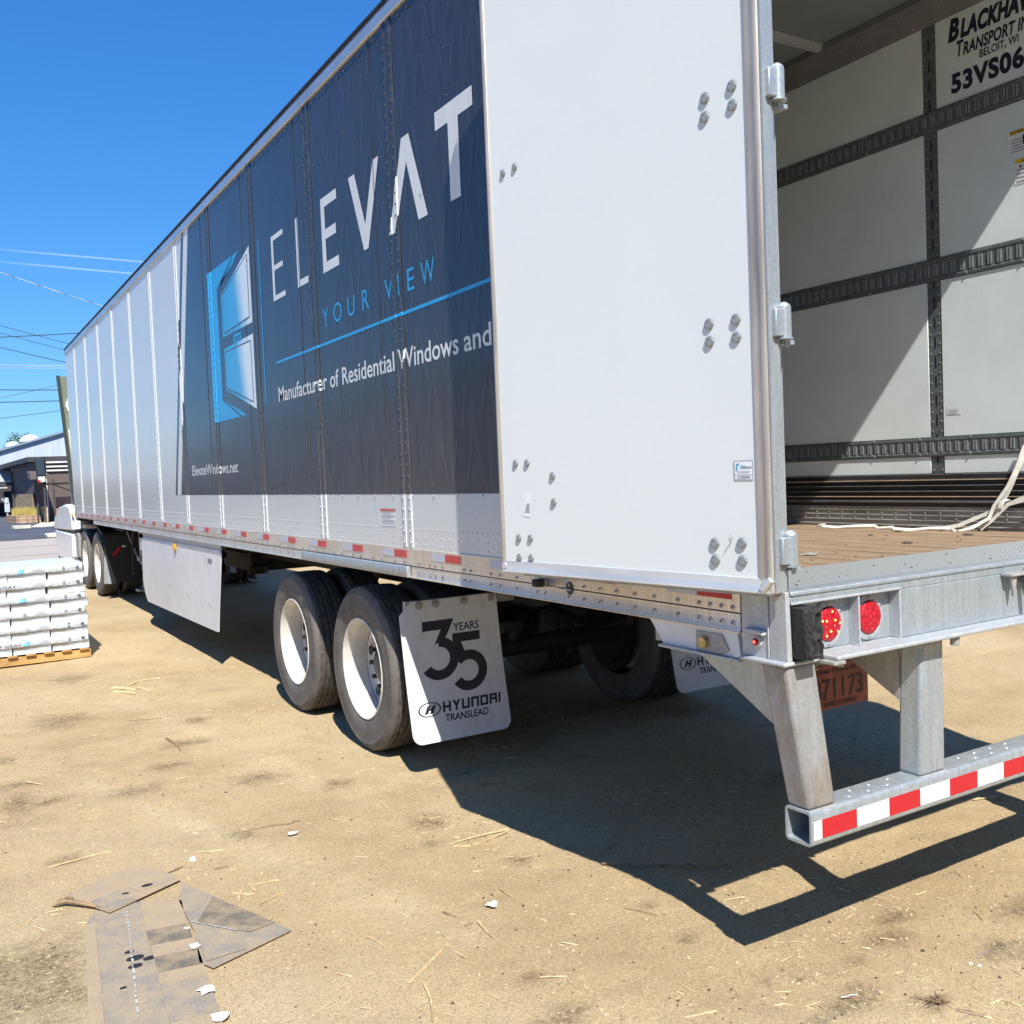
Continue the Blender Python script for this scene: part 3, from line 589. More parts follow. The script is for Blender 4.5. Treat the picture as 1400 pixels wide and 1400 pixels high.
for (z0, z1) in ((1.645, 1.745), (2.579, 2.696), (3.364, 3.470)):
    mb = MB(); zc = (z0+z1)/2
    mb.prism([(XW+.01, z0), (XW-.006, z0), (XW-.008, z0+.014), (XW-.004, z0+.018), (XW-.004, z1-.018), (XW-.008, z1-.014), (XW-.006, z1), (XW+.01, z1)], 1, .10, LF-.05)
    et = obj('cargo_track', mb, 'liner_metal', TR); mb = MB(); y_ = .16
    while y_ < 7.5:
        hh_ = (z1-z0)*.27
        mb.box((XW-.0085, y_-.011, zc-hh_), (XW-.004, y_-.003, zc+hh_), 0); mb.box((XW-.0085, y_+.003, zc-hh_), (XW-.004, y_+.011, zc+hh_), 0); mb.box((XW-.0050, y_-.003, zc-hh_), (XW-.0035, y_+.003, zc+hh_), 1)
        y_ += .0508
    obj('slots', mb, ['slot', 'black'], et, kind='stuff')
    mb = MB(); y_ = .2
    while y_ < 8: 
        mb.dome((XW-.007, y_, z0+.007), (-1, 0, 0), .006, .005, 6); mb.dome((XW-.007, y_, z1-.007), (-1, 0, 0), .006, .005, 6); y_ += .3
    obj('rivets', mb, 'rivet', et, smooth=True, kind='stuff')
mb = MB(); mb.prism([(XW+.012, 3.917), (XW-.004, 3.917), (2.44, 4.010), (2.44, 4.044), (XW+.012, 4.044)], 1, .10, LF-.05); cv = obj('cove_trim', mb, 'cove', TR)
mb = MB(); y_ = .2
while y_ < 8:
    mb.dome((XW-.016, y_, 3.927), (-.65, 0, -.75), .005, .004, 6); mb.dome((XW-.075, y_+.05, 3.977), (-.65, 0, -.75), .005, .004, 6); y_ += .13
obj('rivets', mb, 'rivet', cv, smooth=True, kind='stuff')
pts = [(XW+.015, 1.250), (XW-.012, 1.250)]
for z_ in (1.262, 1.290, 1.318, 1.346): pts += [(XW-.012, z_), (XW-.016, z_+.002), (XW-.016, z_+.005), (XW-.011, z_+.007)]
pts += [(XW-.011, 1.371), (XW+.015, 1.371)]
mb = MB(); mb.prism(pts, 1, .12, LF-.05); sc = obj('scuff_plate', mb, 'scuff_alu', TR)
mb = MB(); y_ = .2; k = 0
while y_ < 9:
    mb.dome((XW-.012, y_, 1.362), (-1, 0, 0), .006, .005, 6)
    if k % 2: mb.dome((XW-.012, y_, 1.334), (-1, 0, 0), .006, .005, 6); mb.dome((XW-.012, y_, 1.306), (-1, 0, 0), .006, .005, 6)
    y_ += .047; k += 1
obj('rivets', mb, 'rivet', sc, smooth=True, kind='stuff')
pts = [(XW+.015, 1.372), (XW-.006, 1.372)]
for z_ in (1.385, 1.415, 1.445, 1.475, 1.505): pts += [(XW-.006, z_), (XW-.022, z_+.006), (XW-.022, z_+.012), (XW-.006, z_+.018)]
pts += [(XW-.006, 1.548), (XW+.015, 1.548)]
mb = MB(); mb.prism(pts, 1, .12, LF-.05); sc = obj('corrugated_plate', mb, 'scuff_dark', TR)
mb = MB()
for z_ in (1.418, 1.508): mb.box((XW-.0235, .13, z_+.006), (XW-.0222, 9, z_+.011))
obj('ridge_line', mb, 'tan_line', sc)  # tan lines along two of the ridges
mb = MB()
for z_ in (1.391, 1.398, 1.450, 1.481, 1.541): mb.box((XW-.0235, .13, z_+.004), (XW-.0215, 9, z_+.0075))
obj('ridge_highlight', mb, 'slot', sc)  # pale strips painted as sun highlights along the ridges
# stickers and lettering inside
mb = MB(); UX = (0, -1, 0); UZ = (0, 0, 1); XS = XW-.0015
text_on(mb, 'B', (XS, 1.182, 3.790), UX, UZ, .066, .108, bold=.05, shear=.25); text_on(mb, 'LACKHAWK', (XS, 1.112, 3.788), UX, UZ, .46, .088, bold=.055, shear=.25, space=1.06)
text_on(mb, 'T', (XS, 1.134, 3.698), UX, UZ, .042, .078, bold=.03, shear=.22); text_on(mb, 'RANSPORT INC', (XS, 1.098, 3.695), UX, UZ, .39, .062, bold=.035, shear=.22, space=1.03)
text_on(mb, 'BELOIT, WI', (XS, 1.008, 3.646), UX, UZ, .205, .040, bold=.02)
text_on(mb, '53VS06', (XS, 1.168, 3.524), UX, UZ, .392, .094, bold=.045, space=1.09)
obj('company_lettering', mb, 'print_navy', TR, label='bold black company name and unit number on the inside wall')
def sticker(x, y, z, w, h, name, parent, sx=-1, head=None, lines=5, mat='sticker', qr=True):
    mb = MB(); mb.sheet([(x, y, z), (x, y-w, z), (x, y-w, z+h), (x, y, z+h)]); s = obj(name, mb, mat, parent)
    if head: mb = MB(); mb.sheet([(x-.001, y-w*.06, z+h*.80), (x-.001, y-w*.94, z+h*.80), (x-.001, y-w*.94, z+h*.96), (x-.001, y-w*.06, z+h*.96)]); obj('heading', mb, head, s)
    mb = MB()
    for i in range(lines):
        z_ = z+h*(.08+.6*i/lines); mb.sheet([(x-.001, y-w*.1, z_), (x-.001, y-w*random.uniform(.6, .9), z_), (x-.001, y-w*random.uniform(.6, .9), z_+h*.035), (x-.001, y-w*.1, z_+h*.035)])
    obj('print_lines', mb, 'text_grey', s); return s
s_ = sticker(XS, .865, 3.112, .14, .118, 'instruction_sticker', TR, head='sticker_yellow')
mb = MB(); text_on(mb, 'ATTENTION', (XS-.0022, .853, 3.2095), UX, UZ, .115, .013, bold=.02); mb.box((XS-.002, .79, 3.15), (XS-.001, .75, 3.195)); obj('heading_text', mb, 'black', s_)
s_ = sticker(XS, .838, 2.962, .12, .125, 'caution_sticker', TR, head='sticker_yellow', lines=4)
mb = MB(); text_on(mb, 'CAUTION', (XS-.0022, .80, 3.066), UX, UZ, .08, .012, bold=.02); mb.tube([(XS-.002, .805, 3.045), (XS-.001, .805, 3.045)], .006, 8); mb.box((XS-.002, .785, 3.02), (XS-.001, .76, 3.05)); obj('heading_text', mb, 'black', s_)
sticker(XS, 1.236, 1.86, .085, .048, 'part_label', TR, lines=4)
# left interior liner (seen by other cameras and for bounce)
mb = MB(); mb.box((.03, .14, 1.25), (.045, LF-.04, 4.044)); obj('left_liner', mb, 'liner', TR)
# ------------- rear frame
mb = MB(); mb.box((0, .02, 1.255), (.032, .18, 4.05)); mb.box((-.002, .06, 1.26), (.0, .18, 4.0)); obj('rear_post', mb, 'galv', TR, bevel=.004, label='galvanised left rear door post')
mb = MB(); mb.box((XR-.032, .02, 1.255), (XR, .18, 4.05)); obj('rear_post', mb, 'galv', TR, bevel=.004)
mb = MB(); mb.box((.033, .0, 3.985), (XR-.033, .1, 4.07)); obj('rear_header', mb, 'galv', TR, bevel=.004)
# corner side plate (white/galv)
mb = MB(); mb.box((-.004, .070, 1.062), (.02, .182, 1.254)); mb.hexa([(-.006, -.002, 1.062), (.012, -.006, 1.062), (.012, .066, 1.062), (-.004, .068, 1.062)], [(-.006, -.002, 1.268), (.006, -.006, 1.268), (.006, .066, 1.285), (-.004, .068, 1.285)])
mb.box((-.008, .068, 1.064), (-.002, .073, 1.253)); cp = obj('corner_plate', mb, 'galv_light', TR, bevel=.003)
mb = MB(); mb.box((-.024, -.008, 1.050), (.125, .182, 1.064)); obj('weld_bead', mb, 'galv_light', cp, bevel=.006)
mb = MB(); mb.prism([(.075, 1.135), (.155, 1.135), (.150, 1.152), (.085, 1.152)], 0, -.028, -.004); obj('lamp_guard', mb, 'galv_light', cp, bevel=.004)
mb = MB(); mb.tube([(-.005, .115, 1.112), (-.014, .115, 1.112)], [.021, .017], 16); ml = obj('marker_lamp', mb, 'galv_light', cp, smooth=True)
mb = MB(); mb.dome((-.014, .115, 1.112), (-1, 0, 0), .0125, .008, 12); obj('lens', mb, 'lamp_red', ml, smooth=True)
mb = MB(); mb.dome((-.0205, .115, 1.112), (-1, 0, 0), .005, .003, 8); obj('led', mb, 'led_red', ml)
mb = MB(); mb.box((XR-.02, -.004, 1.062), (XR+.004, .182, 1.27)); obj('corner_plate', mb, 'galv_light', TR, bevel=.003)
# rear sill
mb = MB()
mb.box((.014, 0, 1.229), (XR-.022, .098, 1.252)); mb.prism([(-.0, 1.252), (-.006, 1.258), (-.004, 1.268), (.010, 1.2705), (.098, 1.262), (.098, 1.252)], 0, .014, XR-.022)
mb.box((.507, .0, 1.074), (XR-.507, .012, 1.229))
mb.box((.014, .036, 1.074), (.507, .072, 1.229)); mb.box((XR-.507, .036, 1.074), (XR-.022, .072, 1.229))
mb.box((.014, .072, 1.062), (XR-.022, .098, 1.229))
SL = obj('rear_sill', mb, 'galv', TR, bevel=.003)
mb = MB(); mb.box((.13, -.070, 1.060), (XR-.13, .098, 1.0735)); obj('sill_flange', mb, 'galv_light', SL, bevel=.004)
mb = MB(); mb.box((.014, -.006, 1.229), (.509, .0, 1.237)); obj('light_box_top', mb, 'galv_light', SL, bevel=.002)
for x0 in (.306, .500, XR-.314, XR-.508):
    mb = MB(); mb.box((x0, -.003, 1.0745), (x0+.007, .036, 1.228)); obj('divider_plate', mb, 'galv_light', SL, bevel=.0015)
for x0 in (.512, 1.30): pass
def lamp(cx, lit, cz=1.150):
    y0 = .036
    mb = MB(); n_ = 28; ring = []
    for r_, yy in ((.071, y0), (.071, y0-.006), (.056, y0-.010), (.053, y0-.006)): ring += [(cx+r_*math.cos(2*math.pi*k/n_), yy, cz+r_*math.sin(2*math.pi*k/n_)) for k in range(n_)]
    mb.add(ring, [(j*n_+k, j*n_+(k+1) % n_, (j+1)*n_+(k+1) % n_, (j+1)*n_+k) for j in range(3) for k in range(n_)])
    L = obj('tail_lamp', mb, 'galv_light', SL, smooth=True, label='round red tail lamp, lit' if lit else 'round red tail lamp')
    mb = MB(); mb.tube([(cx, y0-.002, cz), (cx, y0-.012, cz), (cx, y0-.016, cz)], [.053, .052, .046], 28); obj('lens', mb, 'lamp_red', L, smooth=True)
    mb = MB(); mb2 = MB(); pp = [(0, 0)]+[(.022*math.cos(a), .022*math.sin(a)) for a in np.arange(6)*math.pi/3+.5]+[(.039*math.cos(a), .039*math.sin(a)) for a in np.arange(9)*2*math.pi/9]
    for i, (a, b) in enumerate(pp):
        mb.dome((cx+a, y0-.0158, cz+b), (0, -1, 0), .009, .003, 8)
        if lit and i % 2 == 1: mb2.dome((cx+a, y0-.0185, cz+b), (0, -1, 0), .0035, .002, 6)
    mb.box((cx-.012, y0-.0175, cz+.028), (cx+.012, y0-.015, cz+.036)); obj('lens_facets', mb, 'lamp_red', L, smooth=True, kind='stuff')
    if mb2.v: obj('leds', mb2, 'led', L, kind='stuff')
    mb = MB()
    for a in (math.pi/2, -math.pi/2, .55, math.pi+.55): mb.dome((cx+.063*math.cos(a), y0-.009, cz+.063*math.sin(a)), (0, -1, 0), .005, .004, 6)
    obj('screws', mb, 'rivet', L, kind='stuff')
for cx, lit in ((.205, True), (.390, False), (XR-.205, True), (XR-.390, False)): lamp(cx, lit)
# dock bumper block, worn front
for x0 in (.014, XR-.086):
    mb = MB(); nx_, nz_ = 14, 18; w_, hz = .070, .150; gx_ = []
    for j in range(nz_+1):
        for i in range(nx_+1):
            u, v_ = i/nx_, j/nz_; edge = min(u, 1-u, v_, 1-v_)
            y_ = -.072+.012*float(vnoise(np.array([u*9.]), np.array([v_*11.]), 31)[0])+.010*float(vnoise(np.array([u*24.]), np.array([v_*30.]), 33)[0])+(.018 if edge < .03 else 0)
            for (hu, hv) in ((.62, .26), (.62, .76)):
                if math.hypot((u-hu)*.9, (v_-hv)*1.1) < .13: y_ += .028
            gx_.append((x0+w_*u, y_, 1.0745+hz*v_))
    f_ = [(j*(nx_+1)+i, j*(nx_+1)+i+1, (j+1)*(nx_+1)+i+1, (j+1)*(nx_+1)+i) for j in range(nz_) for i in range(nx_)]
    mb.add(gx_, f_, 0); B = len(mb.v)
    mb.hexa([(x0, -.058, 1.0745), (x0+w_, -.058, 1.0745), (x0+w_, .035, 1.0745), (x0, .035, 1.0745)], [(x0, -.050, 1.224), (x0+w_, -.050, 1.224), (x0+w_, .035, 1.224), (x0, .035, 1.224)], 1)
    obj('dock_bumper', mb, ['rubber_worn', 'rubber'], TR, bevel=.002, label='black rubber dock bumper with torn front face')
mb = MB(); mb.box((.105, -.078, 1.050), (.155, -.02, 1.060)); mb.tube([(.150, -.06, 1.040), (.150, -.06, 1.056)], .012, 6); obj('bumper_bracket', mb, 'galv_dull', TR, bevel=.002)
# grab latch on the sill
mb = MB(); mb.box((1.04, -.045, 1.222), (1.20, .0, 1.232)); mb.prism([(1.055, 1.222), (1.085, 1.222), (1.075, 1.165), (1.066, 1.150)], 1, -.035, -.022); mb.prism([(1.125, 1.222), (1.150, 1.222), (1.155, 1.130), (1.135, 1.128)], 1, -.045, -.030); mb.tube([(1.17, -.02, 1.205), (1.19, -.045, 1.195)], .02, 8)
mb.prism([(1.175, 1.240), (1.20, 1.240), (1.20, 1.17), (1.185, 1.16)], 1, -.02, .0); obj('sill_latch', mb, 'galv_dull', TR, bevel=.003)
mb = MB(); mb.box((.48, -.055, 1.046), (.62, -.01, 1.060)); mb.tube([(.715, -.045, 1.030), (.715, -.045, 1.060)], .016, 6); mb.tube([(.56, -.03, 1.035), (.56, -.03, 1.050)], .012, 6); obj('bolt_plate', mb, 'galv_dull', TR, bevel=.002)
# under-rail gusset at the corner
mb = MB(); mb.prism([(.637, 1.127), (.20, 1.127), (.186, 1.046), (.565, 1.046)], 0, .004, .012); gp = obj('frame_plate', mb, 'frame_white', TR)
mb = MB(); mb.prism([(-.014, 1.036), (-.014, 1.046), (.012, 1.048), (.012, 1.040)], 1, .190, .575); obj('plate_lip', mb, 'galv', gp, bevel=.002)
mb = MB(); mb.prism([(.395, 1.112), (.395, 1.050), (.275, 1.050), (.245, 1.065), (.275, 1.112)], 0, -.002, .004); obj('bolt_washer', mb, 'galv_dull', gp)
mb = MB(); mb.tube([(.0, .352, 1.080), (-.018, .352, 1.080)], [.021, .020], 6); obj('hex_bolt', mb, 'bolt_gold', gp, bevel=.002)
mb = MB(); mb.prism([(.245, 1.126), (.20, 1.126), (.186, 1.050), (.215, 1.050)], 0, -.006, .003); obj('plate_tab', mb, 'frame_white', gp)
mb = MB(); mb.prism([(XR-.012), ][:0] or [(.637, 1.127), (.20, 1.127), (.186, 1.046), (.565, 1.046)], 0, XR-.012, XR-.004); obj('frame_plate', mb, 'frame_white', TR)
# bumper guard: hollow bar and four legs
def rsq(y0, y1, z0, z1, r_, n_=4):
    o = []
    for (cy, cz, a0) in ((y1-r_, z1-r_, 0), (y0+r_, z1-r_, 90), (y0+r_, z0+r_, 180), (y1-r_, z0+r_, 270)):
        for k in range(n_+1): a = R(a0+90*k/n_); o.append((cy+r_*math.cos(a), cz+r_*math.sin(a)))
    return o
y0, y1, z0, z1 = -.020, .082, .506, .611
oo = rsq(y0, y1, z0, z1, .013); ii = rsq(y0+.008, y1-.008, z0+.008, z1-.008, .008); n_ = len(oo); mb = MB(); xa, xb = .0535, XR-.0535
mb.add([(xa, *p) for p in oo]+[(xb, *p) for p in oo]+[(xa, *p) for p in ii]+[(xb, *p) for p in ii],
       [(k, (k+1) % n_, n_+(k+1) % n_, n_+k) for k in range(n_)]+[(2*n_+k, 3*n_+k, 3*n_+(k+1) % n_, 2*n_+(k+1) % n_) for k in range(n_)]+[(k, 2*n_+k, 2*n_+(k+1) % n_, (k+1) % n_) for k in range(n_)]+[(n_+k, n_+(k+1) % n_, 3*n_+(k+1) % n_, 3*n_+k) for k in range(n_)])
BB = obj('bumper_bar', mb, 'galv', TR, smooth=True, label='hollow galvanised rear bumper bar with red and white reflective tape')
xt_ = [.062, .098, .251, .402, .553, .706, .855, 1.004]; cur = 1.004
while cur < XR-.2: cur += .1515; xt_.append(cur)
for i, (a, b) in enumerate(zip(xt_, xt_[1:])):
    mb = MB(); mb.box((a+.0006, -.0216, .5265), (b-.0006, -.0202, .5825)); obj('reflector_tape', mb, 'tape_red' if i % 2 else 'tape_white', BB)
mb = MB()
for cx in (.36, 1.0, 1.6, 2.2):
    for i in range(7): mb.dome((cx-.15+.045*i, .012+.035*((i+1) % 2), .611), (0, 0, 1), .006, .003, 7)
obj('grip_dots', mb, 'galv_light', BB, smooth=True, kind='stuff')
for s in (0, 1):
    fx = (lambda v: v) if s == 0 else (lambda v: XR-v)
    def rot(q): return q if s == 0 else [q[1], q[0], q[3], q[2]]
    bot = rot([(fx(.062), -.008, .610), (fx(.178), -.010, .610), (fx(.178), .078, .610), (fx(.060), .080, .610)]); top = rot([(fx(-.012), .002, 1.052), (fx(.116), .000, 1.052), (fx(.116), .105, 1.052), (fx(-.004), .112, 1.052)])
    mb = MB(); mb.hexa(bot, top); obj('bumper_leg', mb, 'galv_stained', TR, bevel=.014, segs=3)
    mb = MB(); xg = (.004, .011) if s == 0 else (XR-.011, XR-.004)
    a_, b_ = fx(.000), fx(.036); d_ = .006 if s == 0 else -.006
    mb.add([(a_, .10, 1.052), (a_, .385, 1.040), (b_, .082, .845), (a_+d_, .10, 1.052), (a_+d_, .385, 1.040), (b_+d_, .082, .845)], [(0, 1, 2), (5, 4, 3), (0, 3, 4, 1), (1, 4, 5, 2), (2, 5, 3, 0)]); obj('leg_gusset', mb, 'galv', TR)
    bot = rot([(fx(.578), -.006, .610), (fx(.706), -.008, .610), (fx(.706), .080, .610), (fx(.578), .080, .610)]); top = rot([(fx(.600), -.004, 1.060), (fx(.716), -.004, 1.060), (fx(.716), .080, 1.060), (fx(.600), .080, 1.060)])
    mb = MB(); mb.hexa(bot, top); obj('bumper_leg', mb, 'galv', TR, bevel=.012, segs=3)
    mb = MB(); xg = (.590, .598) if s == 0 else (XR-.598, XR-.590)
    mb.prism([(.075, 1.058), (.46, 1.058), (.075, .845)], 0, *xg); obj('leg_gusset', mb, 'galv_dull', TR)
rs = np.random.RandomState(17)
for (p0, p1, k_) in (((.064, -.010, .6105), (.178, -.012, .6105), 26), ((.580, -.008, .6105), (.704, -.010, .6105), 26), ((.308, -.003, 1.076), (.308, .036, 1.076), 5), ((.130, -.001, 1.0745), (.50, -.001, 1.0745), 30)):
    mb = MB()
    for i in range(k_): t = i/(k_-1); mb.dome((p0[0]+(p1[0]-p0[0])*t, p0[1]+(p1[1]-p0[1])*t, p0[2]), (0, -.5, .8), .0040+.0015*rs.rand(), .002, 6)
    obj('weld_bead', mb, 'galv_dull', TR, smooth=True, kind='stuff')
# licence plate
mb = MB(); mb.box((.405, .298, .787), (.710, .301, .942)); LP = obj('license_plate', mb, 'plate_red', TR, bevel=.001, label='dull red metal licence plate')
mb = MB(); yf = .2965; text_on(mb, '871173', (.428, yf, .824), (1, 0, 0), (0, 0, 1), .255, .073, bold=.01); text_on(mb, 'SEMI TRAILER', (.446, yf, .912), (1, 0, 0), (0, 0, 1), .205, .015, bold=.02); text_on(mb, 'WISCONSIN', (.475, yf, .797), (1, 0, 0), (0, 0, 1), .17, .016, bold=.02); obj('plate_text', mb, 'black', LP)
mb = MB(); mb.dome((.45, .298, .935), (0, -1, 0), .005, .004, 8); mb.dome((.672, .298, .933), (0, -1, 0), .006, .004, 8); obj('plate_screws', mb, 'rivet', LP)
mb = MB(); mb.box((.40, .302, .93), (.71, .308, 1.058)); obj('plate_bracket', mb, 'galv_dull', TR)
mb = MB(); mb.box((.014, .55, 1.05), (XR-.02, .62, 1.128)); obj('rear_crossmember', mb, 'galv_dull', TR)
# ------------- swung-open rear door
H0 = Vector((-.0713, -.024, 0)); H1 = Vector((-.2512, 1.1976, 0)); DV = (H1-H0).normalized(); DN = Vector((-DV.y, DV.x, 0)); DN = DN if DN.x < 0 else -DN; DW = 1.2348
def D(u, v, w=0): p = H0+DV*u+DN*w; return (p.x, p.y, v)
def dbox(mb, u0, u1, v0, v1, w0, w1, mi=0): return mb.hexa([D(u0, v0, w0), D(u0, v0, w1), D(u1, v0, w1), D(u1, v0, w0)], [D(u0, v1, w0), D(u0, v1, w1), D(u1, v1, w1), D(u1, v1, w0)], mi)
ZD0, ZD1 = 1.276, 3.965
mb = MB(); dbox(mb, .010, DW-.006, ZD0+.010, ZD1, -.038, -.003); DO = obj('rear_door', mb, 'white_frp', TR, label='white rear door swung right round against the side')
def dprof(pts, seg):       # extrude a (cross, out) profile along a straight edge of the door
    pass
mb = MB()
# hinge side, free side and bottom aluminium frame with rounded lip
def vframe(mb, us, ws, v0, v1):
    n_ = len(us); vv = [D(u, v0, w) for u, w in zip(us, ws)]+[D(u, v1, w) for u, w in zip(us, ws)]
    mb.add(vv, [tuple(range(n_))[::-1], tuple(range(n_, 2*n_))]+[(i, (i+1) % n_, n_+(i+1) % n_, n_+i) for i in range(n_)])
vframe(mb, [.052, .052, .040, .030, .020, .006, .000, -.004, -.004, .052], [-.04, .0012, .003, .001, .006, .009, .006, -.004, -.040, -.042], ZD0, ZD1); fr = obj('door_frame', mb, 'alu_edge', DO, bevel=.001, segs=1)
mb = MB(); vframe(mb, [DW-.022, DW-.022, DW-.014, DW-.006, DW, DW+.002, DW-.004], [-.04, .001, .005, .005, .001, -.010, -.042], ZD0, ZD1); obj('door_frame', mb, 'alu_edge', DO, bevel=.001, segs=1)
def hframe(mb, vs_, ws, u0, u1):
    n_ = len(vs_); vv = [D(u0, v, w) for v, w in zip(vs_, ws)]+[D(u1, v, w) for v, w in zip(vs_, ws)]
    mb.add(vv, [tuple(range(n_)), tuple(range(n_, 2*n_))[::-1]]+[(i, n_+i, n_+(i+1) % n_, (i+1) % n_) for i in range(n_)])
mb = MB(); hframe(mb, [ZD0+.040, ZD0+.040, ZD0+.030, ZD0+.016, ZD0+.006, ZD0-.003, ZD0-.006, ZD0-.004], [-.04, .0012, .003, .0015, .008, .008, 0, -.042], .006, DW-.004); obj('door_frame', mb, 'alu_edge_pale', DO, bevel=.001, segs=1)
mb = MB(); dbox(mb, .01, DW-.12, ZD0-.014, ZD0-.005, -.040, -.006); obj('door_seal', mb, 'galv_dull', DO)
mb = MB(); dbox(mb, -.010, -.004, ZD0, ZD1, -.045, .004); obj('edge_channel', mb, 'galv', DO)
for u, v, r_ in ((.022, ZD0+.022, .022), (DW-.018, ZD0+.020, .014)):
    mb = MB(); mb.tube([D(u-.018 if u < .5 else u-.002, v+.018 if u < .5 else v, .006), D(u+.014 if u < .5 else u+.002, v-.016 if u < .5 else v, .010)] if u < .5 else [D(u, v, .004), D(u, v, .010)], r_*.55 if u < .5 else r_, 12); obj('corner_cap', mb, 'alu_edge_pale', DO, bevel=.003)
bolts = [(.194, 2.726), (.197, 2.672), (.096, 2.729), (.096, 2.675), (.205, 2.067), (.205, 2.015), (.107, 2.066), (.107, 2.015), (.210, 1.412), (.209, 1.362), (.110, 1.415), (.110, 1.363), (.19, 3.385), (.19, 3.333), (.096, 3.387), (.096, 3.333)]
bolts2 = [(1.139, 2.755), (1.071, 2.759), (1.134, 1.682), (1.068, 1.681), (.930, 1.631), (.928, 1.537), (1.132, 1.403), (1.065, 1.404), (1.133, 1.331), (1.065, 1.331), (1.135, 3.75), (1.068, 3.75)]
def bolt(r_):
    mb = MB(); mb.tube([D(.5, 2, -.001), D(.5, 2, .0012)], r_*1.1, 16); mb.tube([D(.5, 2, .0015), D(.5, 2, .004), D(.5, 2, .0055)], [r_, r_*.93, r_*.6], 14); return obj('bolt', mb, 'bolt', DO, smooth=True, origin=D(.5, 2, 0))
for bl, r_ in ((bolts, .0155), (bolts2, .0125)):
    p0 = bolt(r_); base = Vector(D(.5, 2, 0)); 
    for i, (u, v) in enumerate(bl):
        b_ = p0 if i == 0 else p0.copy()
        if i: C.objects.link(b_)
        b_.location = Vector(D(u, v, 0))-wpos(DO); b_.rotation_euler = (0, 0, 0)
def dsheet(mb, u0, u1, v0, v1, w, mi=0): return mb.sheet([D(u0, v0, w), D(u0, v1, w), D(u1, v1, w), D(u1, v0, w)], mi)
mb = MB(); dsheet(mb, .061, .132, 1.600, 1.659, -.0015); st = obj('maker_sticker', mb, 'sticker', DO, label='small white sticker with blue and green emblem')
mb = MB()
for (a, b, c_, d) in ((.063, .130, 1.6015, 1.6030), (.063, .130, 1.6560, 1.6575), (.063, .0645, 1.6015, 1.6575), (.1285, .130, 1.6015, 1.6575), (.063, .130, 1.6145, 1.6158), (.072, .124, 1.6250, 1.6262), (.078, .118, 1.6205, 1.6217)): dsheet(mb, a, b, c_, d, -.0006)
ux_ = -DV; text_on(mb, 'C105844', D(.119, 1.6055, -.0006), ux_, (0, 0, 1), .046, .0075, bold=.02); text_on(mb, 'Doors', D(.094, 1.634, -.0006), ux_, (0, 0, 1), .026, .008, bold=.03); obj('sticker_print', mb, 'text_grey', st)
mb = MB(); mb.add([D(.124, 1.630, -.0006), D(.122, 1.648, -.0006), D(.110, 1.650, -.0006), D(.112, 1.645, -.0006), D(.118, 1.643, -.0006), D(.119, 1.632, -.0006), D(.113, 1.630, -.0006)], [(0, 1, 4, 5), (1, 2, 3, 4), (0, 5, 6)]); text_on(mb, 'UEB', D(.109, 1.634, -.0006), ux_, (0, 0, 1), .015, .009, bold=.02); obj('sticker_emblem', mb, 'letter_blue', st)
mb = MB(); mb.sheet([D(1.088, 1.580, -.0015), D(1.050, 1.575, -.0015), D(1.062, 1.482, -.0015), D(1.100, 1.487, -.0015)]); st = obj('code_label', mb, 'sticker', DO)
mb = MB()
for i in range(6): dsheet(mb, 1.063, 1.090-.002*i, 1.500+.006*i, 1.5025+.006*i, -.0006)
obj('print_lines', mb, 'text_grey', st)
# scuffs on the door: a thin scratch
mb = MB(); mb.tube([D(.175, 1.385, .001), D(.168, 1.395, .001), D(.150, 1.415, .001), D(.145, 1.43, .001), D(.152, 1.44, .001)], .0008, 4); obj('scratch', mb, 'text_grey', DO)
# hinges
for z_ in (1.396, 2.043, 2.708, 3.37):
    mb = MB(); mb.tube([(-.014, -.034, z_-.043), (-.014, -.034, z_+.043)], .0205, 18); hg = obj('hinge', mb, 'galv', TR, smooth=True)
    mb = MB(); mb.box((-.060, -.048, z_-.041), (-.014, -.026, z_+.038)); obj('hinge_leaf', mb, 'galv', hg, bevel=.004)
    mb = MB(); mb.tube([(-.014, -.034, z_+.043), (-.014, -.034, z_+.050), (-.014, -.034, z_+.057)], [.020, .017, .008], 14); mb.tube([(-.014, -.034, z_-.048), (-.014, -.034, z_-.044)], .026, 14); mb.tube([(-.004, -.034, z_-.070), (-.004, -.034, z_-.048)], [.006, .008], 8); mb.box((-.02, -.03, z_-.06), (.03, .02, z_-.048)); obj('hinge_pin', mb, 'galv', hg, smooth=True)
